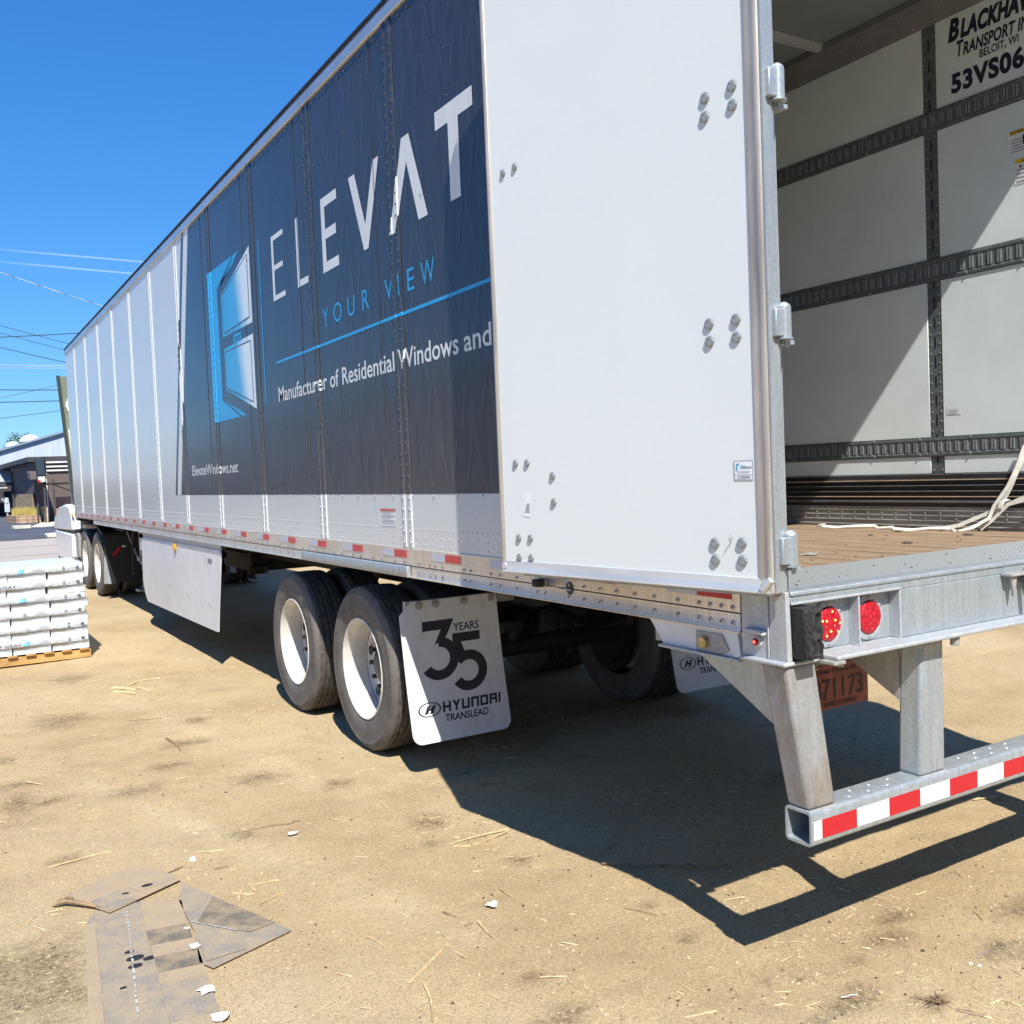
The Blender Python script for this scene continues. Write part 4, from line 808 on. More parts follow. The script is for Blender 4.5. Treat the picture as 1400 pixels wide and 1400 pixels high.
# ------------- running gear
def wheel(x, y, side, parent, fine=True, name='wheel', r=.5, tread_n=None):
    """side=+1: outer face towards -x"""
    s = side; c = (x, y, r)
    tp = [(.300, .030), (.312, .014), (.330, .007), (.360, .004), (.372, .0015), (.380, .002), (.420, .000), (.448, .003), (.452, .0015), (.457, .004), (.470, .010), (.487, .022), (.4935, .030), (.497, .036)]
    half = []
    for g_ in (.068, .108): half += [(.4985, g_-.006), (.485, g_-.005), (.485, g_+.005), (.500, g_+.006)]
    W = .272; top = tp+half+[(.5005, W/2-.004), (.489, W/2-.003)]
    full = top+[(a, W-b) for a, b in reversed(top)]
    if r != .5: full = [(a*r/.5, b) for a, b in full]
    mb = MB(); mb.lathe([(a, s*b) for a, b in full], c, 72)
    mb.mi = [0]*len(mb.f)
    m_ = len(full); npj = m_-1; 
    for i in range(len(mb.f)):
        j = i % npj
        if 12 <= j < npj-12: mb.mi[i] = 1
    disc = MB(); xi = .168
    disc.lathe([(s0, s*x0) for s0, x0 in ((.268, xi-.01), (.255, xi+.004), (.235, xi+.010), (.205, xi+.002), (.180, xi-.012), (.150, xi-.014), (.100, xi-.014), (.0, xi-.014))], c, 40)
    w = obj(name, disc, 'wheel_white', parent, smooth=True, origin=c)
    obj('tyre', mb, ['tyre', 'tread'], w, smooth=True, origin=c)
    rim = MB(); rim.lathe([(a, s*b) for a, b in ((.300, .030), (.309, .016), (.309, .010), (.304, .007), (.298, .010), (.292, .020), (.288, .040), (.276, .052), (.272, .075), (.270, .150), (.272, xi-.01))], c, 64); obj('rim', rim, 'wheel_white', w, smooth=True, origin=c)
    if fine:
        hb = MB(); hb.lathe([(.112, s*(xi-.014)), (.110, s*(xi-.03)), (.080, s*(xi-.040)), (.070, s*(xi-.052)), (.05, s*(xi-.058)), (0, s*(xi-.058))], c, 24); obj('hub', hb, 'hub', w, smooth=True, origin=c)
        nt = MB()
        for k in range(10):
            a = 2*math.pi*k/10; p = (x+s*(xi-.014), y+.1425*math.cos(a), r+.1425*math.sin(a)); nt.tube([p, (p[0]-s*.032, p[1], p[2])], [.017, .015], 6)
        obj('lug_nuts', nt, 'hub', w, origin=c, kind='stuff')
        hh_ = MB()
        for k in range(5):
            a = 2*math.pi*k/5+.3; p = (x+s*(xi-.004), y+.218*math.cos(a), r+.218*math.sin(a)); hh_.tube([p, (p[0]-s*.006, p[1], p[2])], [.030, .030], 12)
        obj('hand_holes', hh_, 'black', w, origin=c)
    return w
XT = .0575
w0 = wheel(XT, 3.4895, 1, TR); w1 = copy_tree(w0, (0, 1.271, 0))
wi = wheel(XT+.315, 3.4895, 1, TR, False); copy_tree(wi, (0, 1.271, 0))
wr = wheel(XR-XT, 3.4895, -1, TR); copy_tree(wr, (0, 1.271, 0))
wri = wheel(XR-XT-.315, 3.4895, -1, TR, False); copy_tree(wri, (0, 1.271, 0))
for y_ in (3.4895, 4.7605):
    mb = MB(); mb.tube([(.30, y_, .5), (XR-.30, y_, .5)], .065, 14); mb.tube([(.62, y_, .5), (.70, y_, .5)], .20, 20); mb.tube([(XR-.70, y_, .5), (XR-.62, y_, .5)], .20, 20)
    mb.tube([(.64, y_, .5), (.66, y_, .5)], .268, 24); mb.tube([(XR-.66, y_, .5), (XR-.64, y_, .5)], .268, 24); obj('axle', mb, 'dark_steel', TR, smooth=True)
for x_ in (.80, XR-.90):
    mb = MB(); mb.box((x_, 2.65, .88), (x_+.10, 8.2, 1.04)); mb.box((x_-.02, 3.0, 1.045), (x_+.12, 8.6, 1.127)); mb.prism([(3.9, .88), (4.35, .88), (4.25, .62), (4.05, .62)], 0, x_, x_+.1); mb.prism([(5.1, .88), (5.6, .88), (5.45, .60), (5.3, .60)], 0, x_, x_+.1); obj('slider_rail', mb, 'dark_steel', TR, bevel=.006)
    for y_ in (3.0, 4.3):
        mb = MB(); n_ = 7; tt = [(x_+.05, y_+.95*k/n_, .66-.07*math.sin(math.pi*k/n_)) for k in range(n_+1)]; mb.tube(tt, .03, 6); obj('leaf_spring', mb, 'dark_steel', TR, smooth=True)
mb = MB(); mb.box((.70, 2.72, .955), (1.0, 2.86, 1.127)); mb.box((.10, 2.880, .90), (.95, 2.92, .958)); mb.box((XR-.95, 2.880, .90), (XR-.10, 2.92, .958)); obj('flap_hanger', mb, 'galv_dull', TR)
mb = MB(); mb.box((.72, 8.05, .72), (.90, 8.18, .95)); mb.box((.66, 7.6, .94), (.95, 8.25, 1.0)); mb.tube([(.80, 8.1, .70), (.80, 8.1, .78)], .10, 12); obj('slider_stop', mb, 'dark_steel', TR, bevel=.004)
mb = MB(); mb.box((.80, 8.30, .70), (1.9, 9.35, 1.05)); mb.box((.78, 8.28, .86), (.80, 9.37, .90)); obj('spare_carrier', mb, 'dark_steel', TR, bevel=.02)
# ------------- mud flaps
def flap(x0, mirror=False):
    ft, fb = 2.872, 2.752       # y at top and bottom: hangs back a little
    def F(x, z, o=0): t = (.958-z)/.79; bow = .012*math.sin(math.pi*t); return (x0+x, ft+(fb-ft)*t*1.0+bow-o, z)
    out = []
    W = .618; pts = [(.0, .885), (.072, .957), (W, .957)]; rc = .055
    for k in range(7): a = R(0-90*k/6); out.append((W+.006-rc+rc*math.cos(a), .186+rc+rc*math.sin(a)))
    bl = []
    for k in range(7): a = R(-90-90*k/6); bl.append((.004+rc+rc*math.cos(a), .186+rc+rc*math.sin(a)))
    poly = pts+out+bl
    # subdivide vertically by bisecting
    bm = bmesh.new(); vv = [bm.verts.new((x, 0, z)) for x, z in poly]; bm.faces.new(vv)
    for k in range(1, 12): bmesh.ops.bisect_plane(bm, geom=bm.verts[:]+bm.edges[:]+bm.faces[:], plane_co=(0, 0, .186+.77*k/12), plane_no=(0, 0, 1))
    bm.verts.index_update(); V = [F(v.co.x, v.co.z) for v in bm.verts]; Fc = [tuple(v.index for v in f.verts) for f in bm.faces]; 
    bd = [(e.verts[0].index, e.verts[1].index) for e in bm.edges if len(e.link_faces) == 1]; bm.free()
    mb = MB(); nV = len(V); mb.add(V+[(p[0], p[1]+.006, p[2]) for p in V], Fc+[tuple(nV+i for i in f[::-1]) for f in Fc]+[(a, b, nV+b, nV+a) for a, b in bd])
    fo = obj('mud_flap', mb, 'flap_white', TR, label='white mud flap behind the rear tyres, printed in dark navy')
    pr = MB()
    def add2(V2, F2):
        o_ = []
        for p in V2:
            yb_ = F(0, float(p[1]))[1]; dy_ = ft-yb_; o_.append(F(float(p[0])-.053-.50*dy_, float(p[1])+(1.65-float(p[1]))*dy_/4.87, .0012))
        pr.add(o_, F2)
    def arcband(cx, cz, ro, ri, a0, a1, n_=18, sy=1.0):
        V2 = []; 
        for k in range(n_+1): a = R(a0+(a1-a0)*k/n_); V2 += [(cx+ro*math.cos(a), cz+ro*sy*math.sin(a)), (cx+ri*math.cos(a), cz+ri*sy*math.sin(a))]
        add2(V2, [(2*k, 2*k+1, 2*k+3, 2*k+2) for k in range(n_)])
    # 3
    add2([(.133, .845), (.330, .845), (.330, .800), (.133, .785)], [(0, 1, 2, 3)]) if False else None
    add2([(.190, .838), (.190, .783), (.305, .783), (.262, .700), (.305, .718), (.338, .742), (.388, .838)], [(0, 1, 2, 6), (2, 3, 4, 5, 6)])
    arcband(.290, .620, .122, .066, 92, -146)
    # 5
    add2([(.376, .700), (.376, .752), (.552, .752), (.552, .700)], [(0, 1, 2, 3)]); add2([(.376, .705), (.402, .600), (.452, .640), (.428, .705)], [(0, 1, 2, 3)])
    arcband(.474, .530, .118, .062, 140, -146)
    for s, x_, z_, w, h, kw in (('YEARS', .383, .765, .165, .047, dict(bold=.015)), ('TRANSLEAD', .313, .256, .275, .043, dict(bold=.02))):
        V2, F2 = text_mb(s, w, h, **kw); add2([(x_+p[0], z_+p[1]) for p in V2], F2)
    # block capitals
    def st(x_, z_, w, h, t, segs):
        g_ = {'L': (0, 0, t, h), 'Rr': (w-t, 0, w, h), 'T': (0, h-t, w, h), 'M': (0, h/2-t/2, w, h/2+t/2), 'B': (0, 0, w, t), 'LT': (0, h/2, t, h), 'RT': (w-t, h/2, w, h), 'C': (w/2-t/2, 0, w/2+t/2, h/2)}
        for q in segs: a, b, c2, d = g_[q]; add2([(x_+a, z_+b), (x_+c2, z_+b), (x_+c2, z_+d), (x_+a, z_+d)], [(0, 1, 2, 3)])
    x_ = .300; h = .060; t = .0135; z_ = .312
    for segs, w in ((['L', 'Rr', 'M'], .050), (['Y'], .05), (['L', 'Rr', 'B'], .050), (['L', 'Rr', 'T'], .050), (['L', 'Rr', 'T', 'B'], .050), (['L', 'Rr', 'T', 'M'], .050), (['L'], .013)):
        if segs == ['Y']: add2([(x_, z_+h), (x_+.016, z_+h), (x_+.032, z_+.028), (x_+.018, z_+.028)], [(0, 1, 2, 3)]); add2([(x_+.034, z_+h), (x_+w, z_+h), (x_+.032, z_+.024), (x_+.018, z_+.024)], [(0, 1, 2, 3)]); add2([(x_+.0185, z_), (x_+.0315, z_), (x_+.0315, z_+.03), (x_+.0185, z_+.03)], [(0, 1, 2, 3)])
        else: st(x_, z_, w, h, t, segs)
        x_ += w+.0095
    # oval emblem with slanted H
    arcband(.218, .340, .070, .061, 0, 360, 30, .60)
    add2([(x0_+.058, z0_+.018) for x0_, z0_ in ((.128, .296), (.150, .300), (.168, .348), (.146, .342))], [(0, 1, 2, 3)]); add2([(x0_+.058, z0_+.018) for x0_, z0_ in ((.160, .296), (.182, .300), (.200, .348), (.178, .342))], [(0, 1, 2, 3)]); add2([(x0_+.058, z0_+.018) for x0_, z0_ in ((.148, .313), (.178, .320), (.182, .331), (.152, .324))], [(0, 1, 2, 3)])
    obj('flap_print', pr, 'print_navy', fo)
    for (bx, bz) in ((.122, .934), (.224, .933), (.406, .934), (.584, .934)):
        mb = MB(); p = F(bx, bz, 0); mb.tube([p, (p[0], p[1]-.004, p[2])], .024, 16); mb.tube([(p[0], p[1]-.004, p[2]), (p[0], p[1]-.018, p[2])], [.012, .011], 6); obj('flap_bolt', mb, 'galv_dull', fo)
flap(.053); flap(XR-.053-.624)
# ------------- side skirt
mb = MB(); sk = [(10.15, 1.00), (10.12, 1.045), (10.0, 1.062), (6.52, 1.075), (6.47, 1.05), (6.50, .95), (6.62, .60), (6.70, .34), (6.80, .335), (9.95, .310), (10.10, .40), (10.17, .55)]
mb.prism(sk, 0, .012, .020); SK = obj('side_skirt', mb, 'frame_white', TR)
mb = MB(); mb.box((.022, 6.50, 1.05), (.030, 10.35, 1.128)); mb.box((.022, 10.1, .9), (.028, 10.35, 1.1)); obj('skirt_rail', mb, 'galv_light', SK)
mb = MB(); mb.dome((.011, 8.28, 1.028), (-1, 0, 0), .045, .03, 12); obj('amber_lamp', mb, 'amber', SK, smooth=True)
mb = MB(); mb.box((.009, 8.24, .965), (.0115, 8.31, .99)); obj('lamp_drip', mb, 'galv_dull', SK)
mb = MB(); mb.sheet([(.010, 6.95, .985), (.010, 6.80, .985), (.010, 6.80, .94), (.010, 6.95, .94)]); obj('skirt_sticker', mb, 'text_grey', SK)
mb = MB()
for y_, z_ in ((9.4, .62), (8.7, .60), (8.62, .60), (7.9, .58), (7.82, .57), (7.0, .56), (6.92, .55), (9.0, 1.04), (9.7, 1.04), (7.6, 1.05), (7.5, 1.05), (6.9, 1.055)): mb.dome((.012, y_, z_), (-1, 0, 0), .012, .006, 6)
obj('rivets', mb, 'rivet', SK, kind='stuff')
# ------------- landing gear
for x_ in (.42, XR-.55):
    mb = MB(); mb.box((x_, 12.55, .55), (x_+.13, 12.69, 1.12)); lg = obj('landing_leg', mb, 'galv_dull', TR, bevel=.004)
    mb = MB(); mb.box((x_+.02, 12.57, .20), (x_+.11, 12.67, .56)); obj('leg_tube', mb, 'galv', lg, bevel=.004)
    mb = MB(); mb.box((x_-.07, 12.50, .17), (x_+.20, 12.74, .20)); obj('leg_foot', mb, 'galv', lg, bevel=.004)
    mb = MB(); mb.tube([(x_+.06, 12.50, .62), (x_+.30, 11.9, 1.12)], .022, 6); mb.tube([(x_-.02, 12.75, .66), (x_-.1, 13.2, 1.10)], .014, 6); mb.box((x_-.03, 12.50, .60), (x_+.16, 12.74, .66)); obj('leg_brace', mb, 'galv_dull', lg)
mb = MB(); mb.tube([(.36, 12.7, 1.08), (.34, 12.75, .80), (.33, 12.66, .62), (.30, 12.58, .42)], .014, 6); mb.tube([(.30, 12.5, .45), (.42, 12.5, .45)], .014, 6); obj('crank_handle', mb, 'black', TR, smooth=True)
mb = MB(); mb.tube([(.55, 12.6, .78), (XR-.5, 12.6, .78)], .02, 8); obj('cross_shaft', mb, 'galv_dull', TR)
mb = MB(); mb.box((.25, 12.9, 1.02), (XR-.25, LF-.35, 1.10)); obj('coupler_plate', mb, 'dark_steel', TR)

# ================================================================== TRACTOR
TK = thing('truck_tractor', (1.3, 17.5, 0), 'white tractor unit coupled to the trailer nose, mostly hidden behind it', 'truck')
mb = MB()
for x_ in (.86, 1.66): mb.box((x_, 13.2, .78), (x_+.09, 22.2, 1.0))
mb.box((.7, 14.3, 1.0), (1.9, 15.5, 1.02)); obj('chassis', mb, 'dark_steel', TK)
a0 = wheel(.05, 14.22, 1, TK); a1 = copy_tree(a0, (0, 1.36, 0))
b0 = wheel(.365, 14.22, 1, TK, False); copy_tree(b0, (0, 1.36, 0))
a2 = wheel(XR-.05, 14.22, -1, TK); copy_tree(a2, (0, 1.36, 0))
b0 = wheel(XR-.365, 14.22, -1, TK, False); copy_tree(b0, (0, 1.36, 0))
wheel(.22, 20.9, 1, TK); wheel(XR-.22, 20.9, -1, TK)
for y_ in (14.22, 15.58, 20.9): mb = MB(); mb.tube([(.3, y_, .5), (XR-.3, y_, .5)], .07, 10); obj('axle', mb, 'dark_steel', TK)
for x0, x1 in ((.05, .68), (XR-.68, XR-.05)):
    mb = MB(); mb.box((x0+.02, 13.50, .24), (x1, 13.512, .97)); mf = obj('mud_flap', mb, 'black', TK)
    mb = MB(); pts = [(13.52+.0, .97)]
    mb.prism([(13.50, .955), (13.50, .985), (14.05, 1.10), (15.70, 1.10), (15.70, 1.08), (14.07, 1.08)], 0, x0, x1); obj('fender', mb, 'black', TK)
    xe = x0 if x0 < 1 else x1
    mb = MB(); mb.hexa([(x0-.01, 13.49, .24), (x0+.09, 13.49, .23), (x0+.09, 13.50, .23), (x0-.01, 13.50, .24)], [(x0+.01, 13.49, .66), (x0+.03, 13.49, .64), (x0+.03, 13.50, .64), (x0+.01, 13.50, .66)]); obj('flap_weight', mb, 'galv', TK)
    mb = MB(); mb.hexa([(x0+.115, 13.482, .665), (x0+.14, 13.482, .64), (x0+.14, 13.49, .64), (x0+.115, 13.49, .665)], [(x0+.215, 13.482, .77), (x0+.25, 13.482, .745), (x0+.25, 13.49, .745), (x0+.215, 13.49, .77)]); obj('reflector', mb, 'tape_red', TK)
    mb = MB(); mb.sheet([(x0+.26, 13.488, .765), (x0+.32, 13.488, .765), (x0+.32, 13.488, .795), (x0+.26, 13.488, .795)]); obj('reflector', mb, 'tape_silver', TK)
# cab: sleeper box with sloping roof fairing, hood, bumper
mb = MB(); mb.prism([(17.35, .95), (17.35, 3.25), (17.6, 3.55), (18.6, 3.6), (19.4, 3.1), (19.75, 2.5), (20.15, 1.72), (20.15, .95)], 0, .42, XR-.42); CB = obj('cab', mb, 'cab_cream', TK, bevel=.05, segs=3)
mb = MB(); mb.prism([(18.2, 3.55), (18.5, 3.85), (19.2, 3.72), (19.45, 3.12)], 0, .5, XR-.5); obj('roof_fairing', mb, 'cab_white', CB, bevel=.03)
mb = MB(); mb.prism([(18.75, 1.75), (18.75, 2.45), (19.45, 2.45), (19.95, 1.75)], 0, .408, .422); mb.prism([(18.75, 1.75), (18.75, 2.45), (19.45, 2.45), (19.95, 1.75)], 0, XR-.422, XR-.408); obj('window', mb, 'glass', CB)
mb = MB(); mb.prism([(20.10, .80), (20.10, 1.75), (21.6, 1.50), (22.15, 1.15), (22.2, .75)], 0, .62, XR-.62); obj('hood', mb, 'cab_white', TK, bevel=.06, segs=3)
mb = MB(); mb.box((.36, 22.0, .35), (XR-.36, 22.35, .75)); obj('bumper', mb, 'chrome', TK, bevel=.04)
for s in (0, 1):
    fx = (lambda v: v) if s == 0 else (lambda v: XR-v)
    # wheel-arch fender
    mb = MB(); mb.prism([(20.2, .75), (20.25, 1.1), (20.6, 1.30), (21.3, 1.28), (21.8, 1.0), (21.95, .6), (21.5, .62), (21.3, .98), (20.95, 1.10), (20.5, 1.0), (20.35, .7)], 0, min(fx(.30), fx(.64)), max(fx(.30), fx(.64))); obj('fender', mb, 'cab_white', TK, bevel=.02)
    # chassis skirt, white, in two levels with a dark gap
    mb = MB(); mb.prism([(16.55, .95), (16.60, 1.22), (16.9, 1.37), (17.5, 1.40), (18.4, 1.34), (19.3, 1.12), (19.45, .90)], 0, min(fx(-.01), fx(.16)), max(fx(-.01), fx(.16))); obj('upper_skirt', mb, 'cab_white', TK, bevel=.03)
    mb = MB(); mb.box((min(fx(.03), fx(.3)), 16.5, .885), (max(fx(.03), fx(.3)), 19.9, .945)); obj('skirt_gap', mb, 'black', TK)
    mb = MB(); mb.prism([(16.7, .46), (16.60, .88), (19.3, .88), (19.0, .36), (17.0, .36)], 0, min(fx(-.01), fx(.14)), max(fx(-.01), fx(.14))); obj('lower_skirt', mb, 'cab_white', TK, bevel=.03)
    mb = MB(); mb.box((min(fx(.05), fx(.4)), 16.2, .28), (max(fx(.05), fx(.4)), 17.0, .42)); mb.box((min(fx(.04), fx(.35)), 16.15, .5), (max(fx(.04), fx(.35)), 16.55, .9)); obj('step', mb, 'galv_dull', TK, bevel=.01)
    # side extender: its rear edge faces back, with a dark rubber seal down the outer edge
    mb = MB(); p_ = [(fx(-.020), 3.705), (fx(.40), 3.705), (fx(.40), 1.15), (fx(.150), 1.15)]; mb.prism(p_, 1, 17.10, 17.16); mb.hexa([(fx(.150), 17.16, 1.15), (fx(.170), 17.16, 1.15), (fx(.170), 17.7, 1.15), (fx(.150), 17.7, 1.15)], [(fx(-.015), 17.16, 3.70), (fx(.02), 17.16, 3.70), (fx(.06), 17.7, 3.70), (fx(.04), 17.7, 3.70)]); ex = obj('side_extender', mb, 'extender', TK)
    mb = MB(); mb.prism([(fx(-.050), 3.715), (fx(-.008), 3.715), (fx(.158), 1.12), (fx(.120), 1.12)], 1, 17.06, 17.20); obj('edge_seal', mb, 'extender_edge', ex)
    mb = MB(); mb.prism([(fx(.055), 3.18), (fx(.10), 3.30), (fx(.16), 3.30), (fx(.20), 2.62), (fx(.13), 2.62), (fx(.10), 3.05)], 1, 17.02, 17.09); mb.prism([(fx(.078), 2.75), (fx(.10), 2.75), (fx(.135), 2.1), (fx(.115), 2.1)], 1, 17.03, 17.09); obj('corner_cover', mb, 'cab_cream', ex)
    mb = MB(); xx0, xx1 = fx(-.29), fx(-.10); mb.hexa([(min(xx0, xx1)+.03, 19.40, 1.79), (max(xx0, xx1), 19.40, 1.82), (max(xx0, xx1), 19.52, 1.82), (min(xx0, xx1)+.03, 19.52, 1.79)], [(min(xx0, xx1), 19.40, 2.34), (max(xx0, xx1)-.01, 19.40, 2.34), (max(xx0, xx1)-.01, 19.52, 2.34), (min(xx0, xx1), 19.52, 2.34)])
    mr = obj('mirror', mb, 'black', TK, bevel=.02)
    a, b = min(xx0, xx1), max(xx0, xx1)
    mb = MB(); mb.sheet([(a+.03, 19.395, 1.98), (b-.02, 19.395, 1.98), (b-.03, 19.395, 2.31), (a+.02, 19.395, 2.31)]); obj('mirror_glass', mb, 'mirror_blue', mr)
    mb = MB(); mb.sheet([(a+.045, 19.395, 1.83), (b-.02, 19.395, 1.85), (b-.02, 19.395, 1.95), (a+.035, 19.395, 1.95)]); obj('mirror_glass', mb, 'beam_white', mr)
    mb = MB(); mb.sheet([(a+.040, 19.39, 1.83), (a+.085, 19.39, 1.835), (a+.080, 19.39, 1.885), (a+.035, 19.39, 1.88)]); obj('reflector', mb, 'tape_red', mr)
    mb = MB(); mb.tube([(fx(-.2), 19.46, 1.80), (fx(.05), 19.46, 1.80), (fx(.42), 19.40, 1.80)], .022, 6); mb.tube([(fx(.02), 19.46, 1.79), (fx(.42), 19.40, 1.60)], .014, 6); obj('mirror_arm', mb, 'black', mr)
mb = MB(); mb.box((-.01, 16.50, 1.20), (.02, 16.56, 1.25)); obj('marker_lamp', mb, 'amber', TK, bevel=.005)
mb = MB(); mb.box((.30, 17.30, 2.55), (.36, 17.34, 3.55)); mb.box((.14, 17.2, 1.45), (.2, 17.34, 3.3)); mb.box((.12, 17.1, 2.85), (.35, 17.3, 2.90)); obj('cab_handle', mb, 'cab_white', TK, bevel=.01)
mb = MB(); mb.tube([(.30, 17.3, 1.3), (.32, 16.9, 1.5), (.5, 16.4, 1.4), (.6, 16.15, 1.7)], .02, 6); mb.tube([(.36, 17.3, 1.3), (.40, 16.9, 1.45), (.6, 16.4, 1.35), (.7, 16.15, 1.7)], .02, 6); obj('air_hoses', mb, 'black', TK, smooth=True)

# ================================================================== LOAD BY THE TRAILER: pallet of wrapped bundles
PX1, PY0 = -.855, 8.30; PXW = 1.03
PL = thing('wooden_pallet', (PX1-PXW/2, PY0+.5, 0), 'wooden pallet under the white wrapped bundles', 'pallet')
for k in range(7): mb = MB(); y_ = PY0+.02+k*.155; mb.box((PX1-PXW-.02, y_, .006+.0), (PX1+.02, y_+.09, .024)); obj('bottom_board', mb, 'pallet_wood', PL, bevel=.002)
for k in range(3): mb = MB(); y_ = PY0+.02+k*.465; mb.box((PX1-PXW-.015, y_, .025), (PX1+.015, y_+.045, .085)); obj('stringer', mb, 'pallet_wood', PL, bevel=.002)
for k in range(7): mb = MB(); x_ = PX1-PXW+k*.157; mb.box((x_, PY0-.012, .086), (x_+.085, PY0+1.03, .102)); obj('top_board', mb, 'pallet_wood', PL, bevel=.002)
def bundle_mesh(L, Wd, Hh, seed):
    """shrink-wrapped bundle: x length L, y width Wd, wrinkled film with tucked ends"""
    rs = np.random.RandomState(seed); mb = MB(); nx_, nr = 22, 20
    ring = []
    for k in range(nr):
        a = 2*math.pi*k/nr; ca, sa = math.cos(a), math.sin(a); e = .09
        ring.append((math.copysign(abs(ca)**e, ca)*Wd/2, math.copysign(abs(sa)**e, sa)*Hh/2+Hh/2))
    V = []
    for i in range(nx_+1):
        t = i/nx_; x_ = -L/2+L*t; sq = 1-.03*(1 if i in (0, nx_) else 0)
        for (y_, z_) in ring:
            n1 = (vnoise(np.array([x_*13+seed]), np.array([y_*9+z_*40]), seed)[0]-.5)*.010+(vnoise(np.array([x_*34+seed]), np.array([y_*30+z_*60+x_*30]), seed+1)[0]-.5)*.008
            V.append((x_+(rs.rand()-.5)*.008*(i in (0, nx_)), y_*sq+math.copysign(n1, y_), max(0.0005, Hh/2+(z_-Hh/2)*sq+n1*.3*(1 if z_ > Hh*.6 else 0))))
    F_ = [(i*nr+k, i*nr+(k+1) % nr, (i+1)*nr+(k+1) % nr, (i+1)*nr+k) for i in range(nx_) for k in range(nr)]+[tuple(range(nr)), tuple(nx_*nr+k for k in range(nr))[::-1]]
    mb.add(V, F_); return mb
rows = 12; H1_ = .0695; zc = .103; protos = {}
ordn = ['bottom', 'second', 'third', 'fourth', 'fifth', 'sixth', 'seventh', 'eighth', 'ninth', 'tenth', 'eleventh', 'top']
prn = {11: ('AF', .20), 9: ('ILV', .20), 7: ('VA', .19), 5: ('Y', .2), 3: ('H', .19), 1: ('AF', .19)}
def put_bundle(key, seed, cx, cy, z, rz, label, printed=None):
    if key not in protos:
        L, W_, H_ = (1.0, .338, H1_*1.03) ; mb = bundle_mesh(L, W_, H_, seed); protos[key] = mb
    mb0 = protos[key]; mb = MB(); ca, sa = math.cos(rz), math.sin(rz)
    mb.v = [(cx+p[0]*ca-p[1]*sa, cy+p[0]*sa+p[1]*ca, z+p[2]) for p in mb0.v]; mb.f = mb0.f; mb.mi = mb0.mi
    return obj('wrapped_bundle', mb, 'wrap', smooth='all', label=label, cat='bundle', group='white wrapped bundles stacked on the pallet')
for r_ in range(rows):
    z = zc+r_*H1_; long_ = (r_ % 2 == 1); jx_, jy_ = random.uniform(-.012, .012), random.uniform(-.010, .010)
    for k in range(3):
        if long_:
            pos = ['front', 'middle', 'back'][k]
            b = put_bundle('A%d' % (r_ % 3), 11+r_ % 3, PX1-.012-.5+jx_, PY0+.168+k*.338+jy_, z, random.uniform(-.01, .01), 'long white bundle at the %s of the %s layer of the pallet stack' % (pos, ordn[r_]))
            if k == 0:
                yy = PY0+jy_-.011; s_, ex_ = prn[r_]
                mb = MB(); text_on(mb, s_, (PX1-.170+jx_, yy, z+.010), (0, 0, 1), (-1, 0, 0), .045, .026, bold=.01); text_on(mb, 'www', (PX1-.140+jx_, yy, z+.014), (0, 0, 1), (-1, 0, 0), .03, .006)
                if r_ in (9, 1): text_on(mb, 'SUMMIT GRAY', (PX1-.96+jx_, yy, z+.018), (1, 0, 0), (0, 0, 1), .36, .026)
                if r_ in (5, 3): text_on(mb, 'RE' if r_ == 5 else 'C', (PX1-.53+jx_, yy, z+.012), (0, 0, 1), (-1, 0, 0), .04, .026)
                for i in range(7): mb.sheet([(PX1-.43+.014*i+jx_, yy, z+.004), (PX1-.428+.014*i+jx_, yy, z+.004), (PX1-.468+.014*i+jx_, yy, z+.058), (PX1-.47+.014*i+jx_, yy, z+.058)])
                mb.box((PX1-.075+jx_, yy-.001, z+.018), (PX1-.045+jx_, yy, z+.048)); obj('bundle_print', mb, 'print_pale', b, kind='stuff')
                if r_ in (11, 7, 1):
                    mb = MB(); cx_ = PX1-.56+jx_
                    mb.sheet([(cx_-.035, yy, z+.010), (cx_+.02, yy, z+.014), (cx_+.03, yy, z+.036), (cx_-.02, yy, z+.032)]); mb.sheet([(cx_-.01, yy, z+.038), (cx_+.035, yy, z+.042), (cx_+.03, yy, z+.054), (cx_-.005, yy, z+.05)]); obj('bundle_mark', mb, 'print_blue', b)
        else:
            pos = ['left', 'middle', 'right'][k]
            b = put_bundle('B%d' % (r_ % 2), 31+r_ % 2, PX1-.168-(2-k)*.340+jx_, PY0+.505+jy_, z, math.pi/2+random.uniform(-.012, .012), 'crosswise white bundle at the %s of the %s layer of the pallet stack' % (pos, ordn[r_]))

# ================================================================== STRAPS INSIDE THE TRAILER
mb = MB()
def ribbon(mb, pts, w, wdir):
    pts = [Vector(p) for p in pts]; wd = Vector(wdir).normalized()*w/2; V = []
    for i, p in enumerate(pts):
        d = (pts[min(i+1, len(pts)-1)]-pts[max(0, i-1)]).normalized(); nn = d.cross(wd).normalized()*.0015; V += [p-wd-nn, p+wd-nn, p+wd+nn, p-wd+nn]
    n_ = len(pts); F_ = [(4*i+k, 4*i+(k+1) % 4, 4*(i+1)+(k+1) % 4, 4*(i+1)+k) for i in range(n_-1) for k in range(4)]+[(0, 1, 2, 3), (4*n_-4, 4*n_-1, 4*n_-2, 4*n_-3)]; mb.add(V, F_)
ribbon(mb, [(2.535, .785, 1.685), (2.515, .80, 1.62), (2.50, .82, 1.56), (2.49, .855, 1.47), (2.49, .92, 1.36), (2.48, 1.02, 1.285), (2.47, 1.10, 1.262)], .020, (0, 1, .6))
ribbon(mb, [(2.53, .80, 1.68), (2.50, .825, 1.57), (2.48, .86, 1.48), (2.47, .93, 1.38), (2.46, .95, 1.32), (2.42, 1.02, 1.27), (2.40, 1.08, 1.256)], .018, (0, 1, .4))
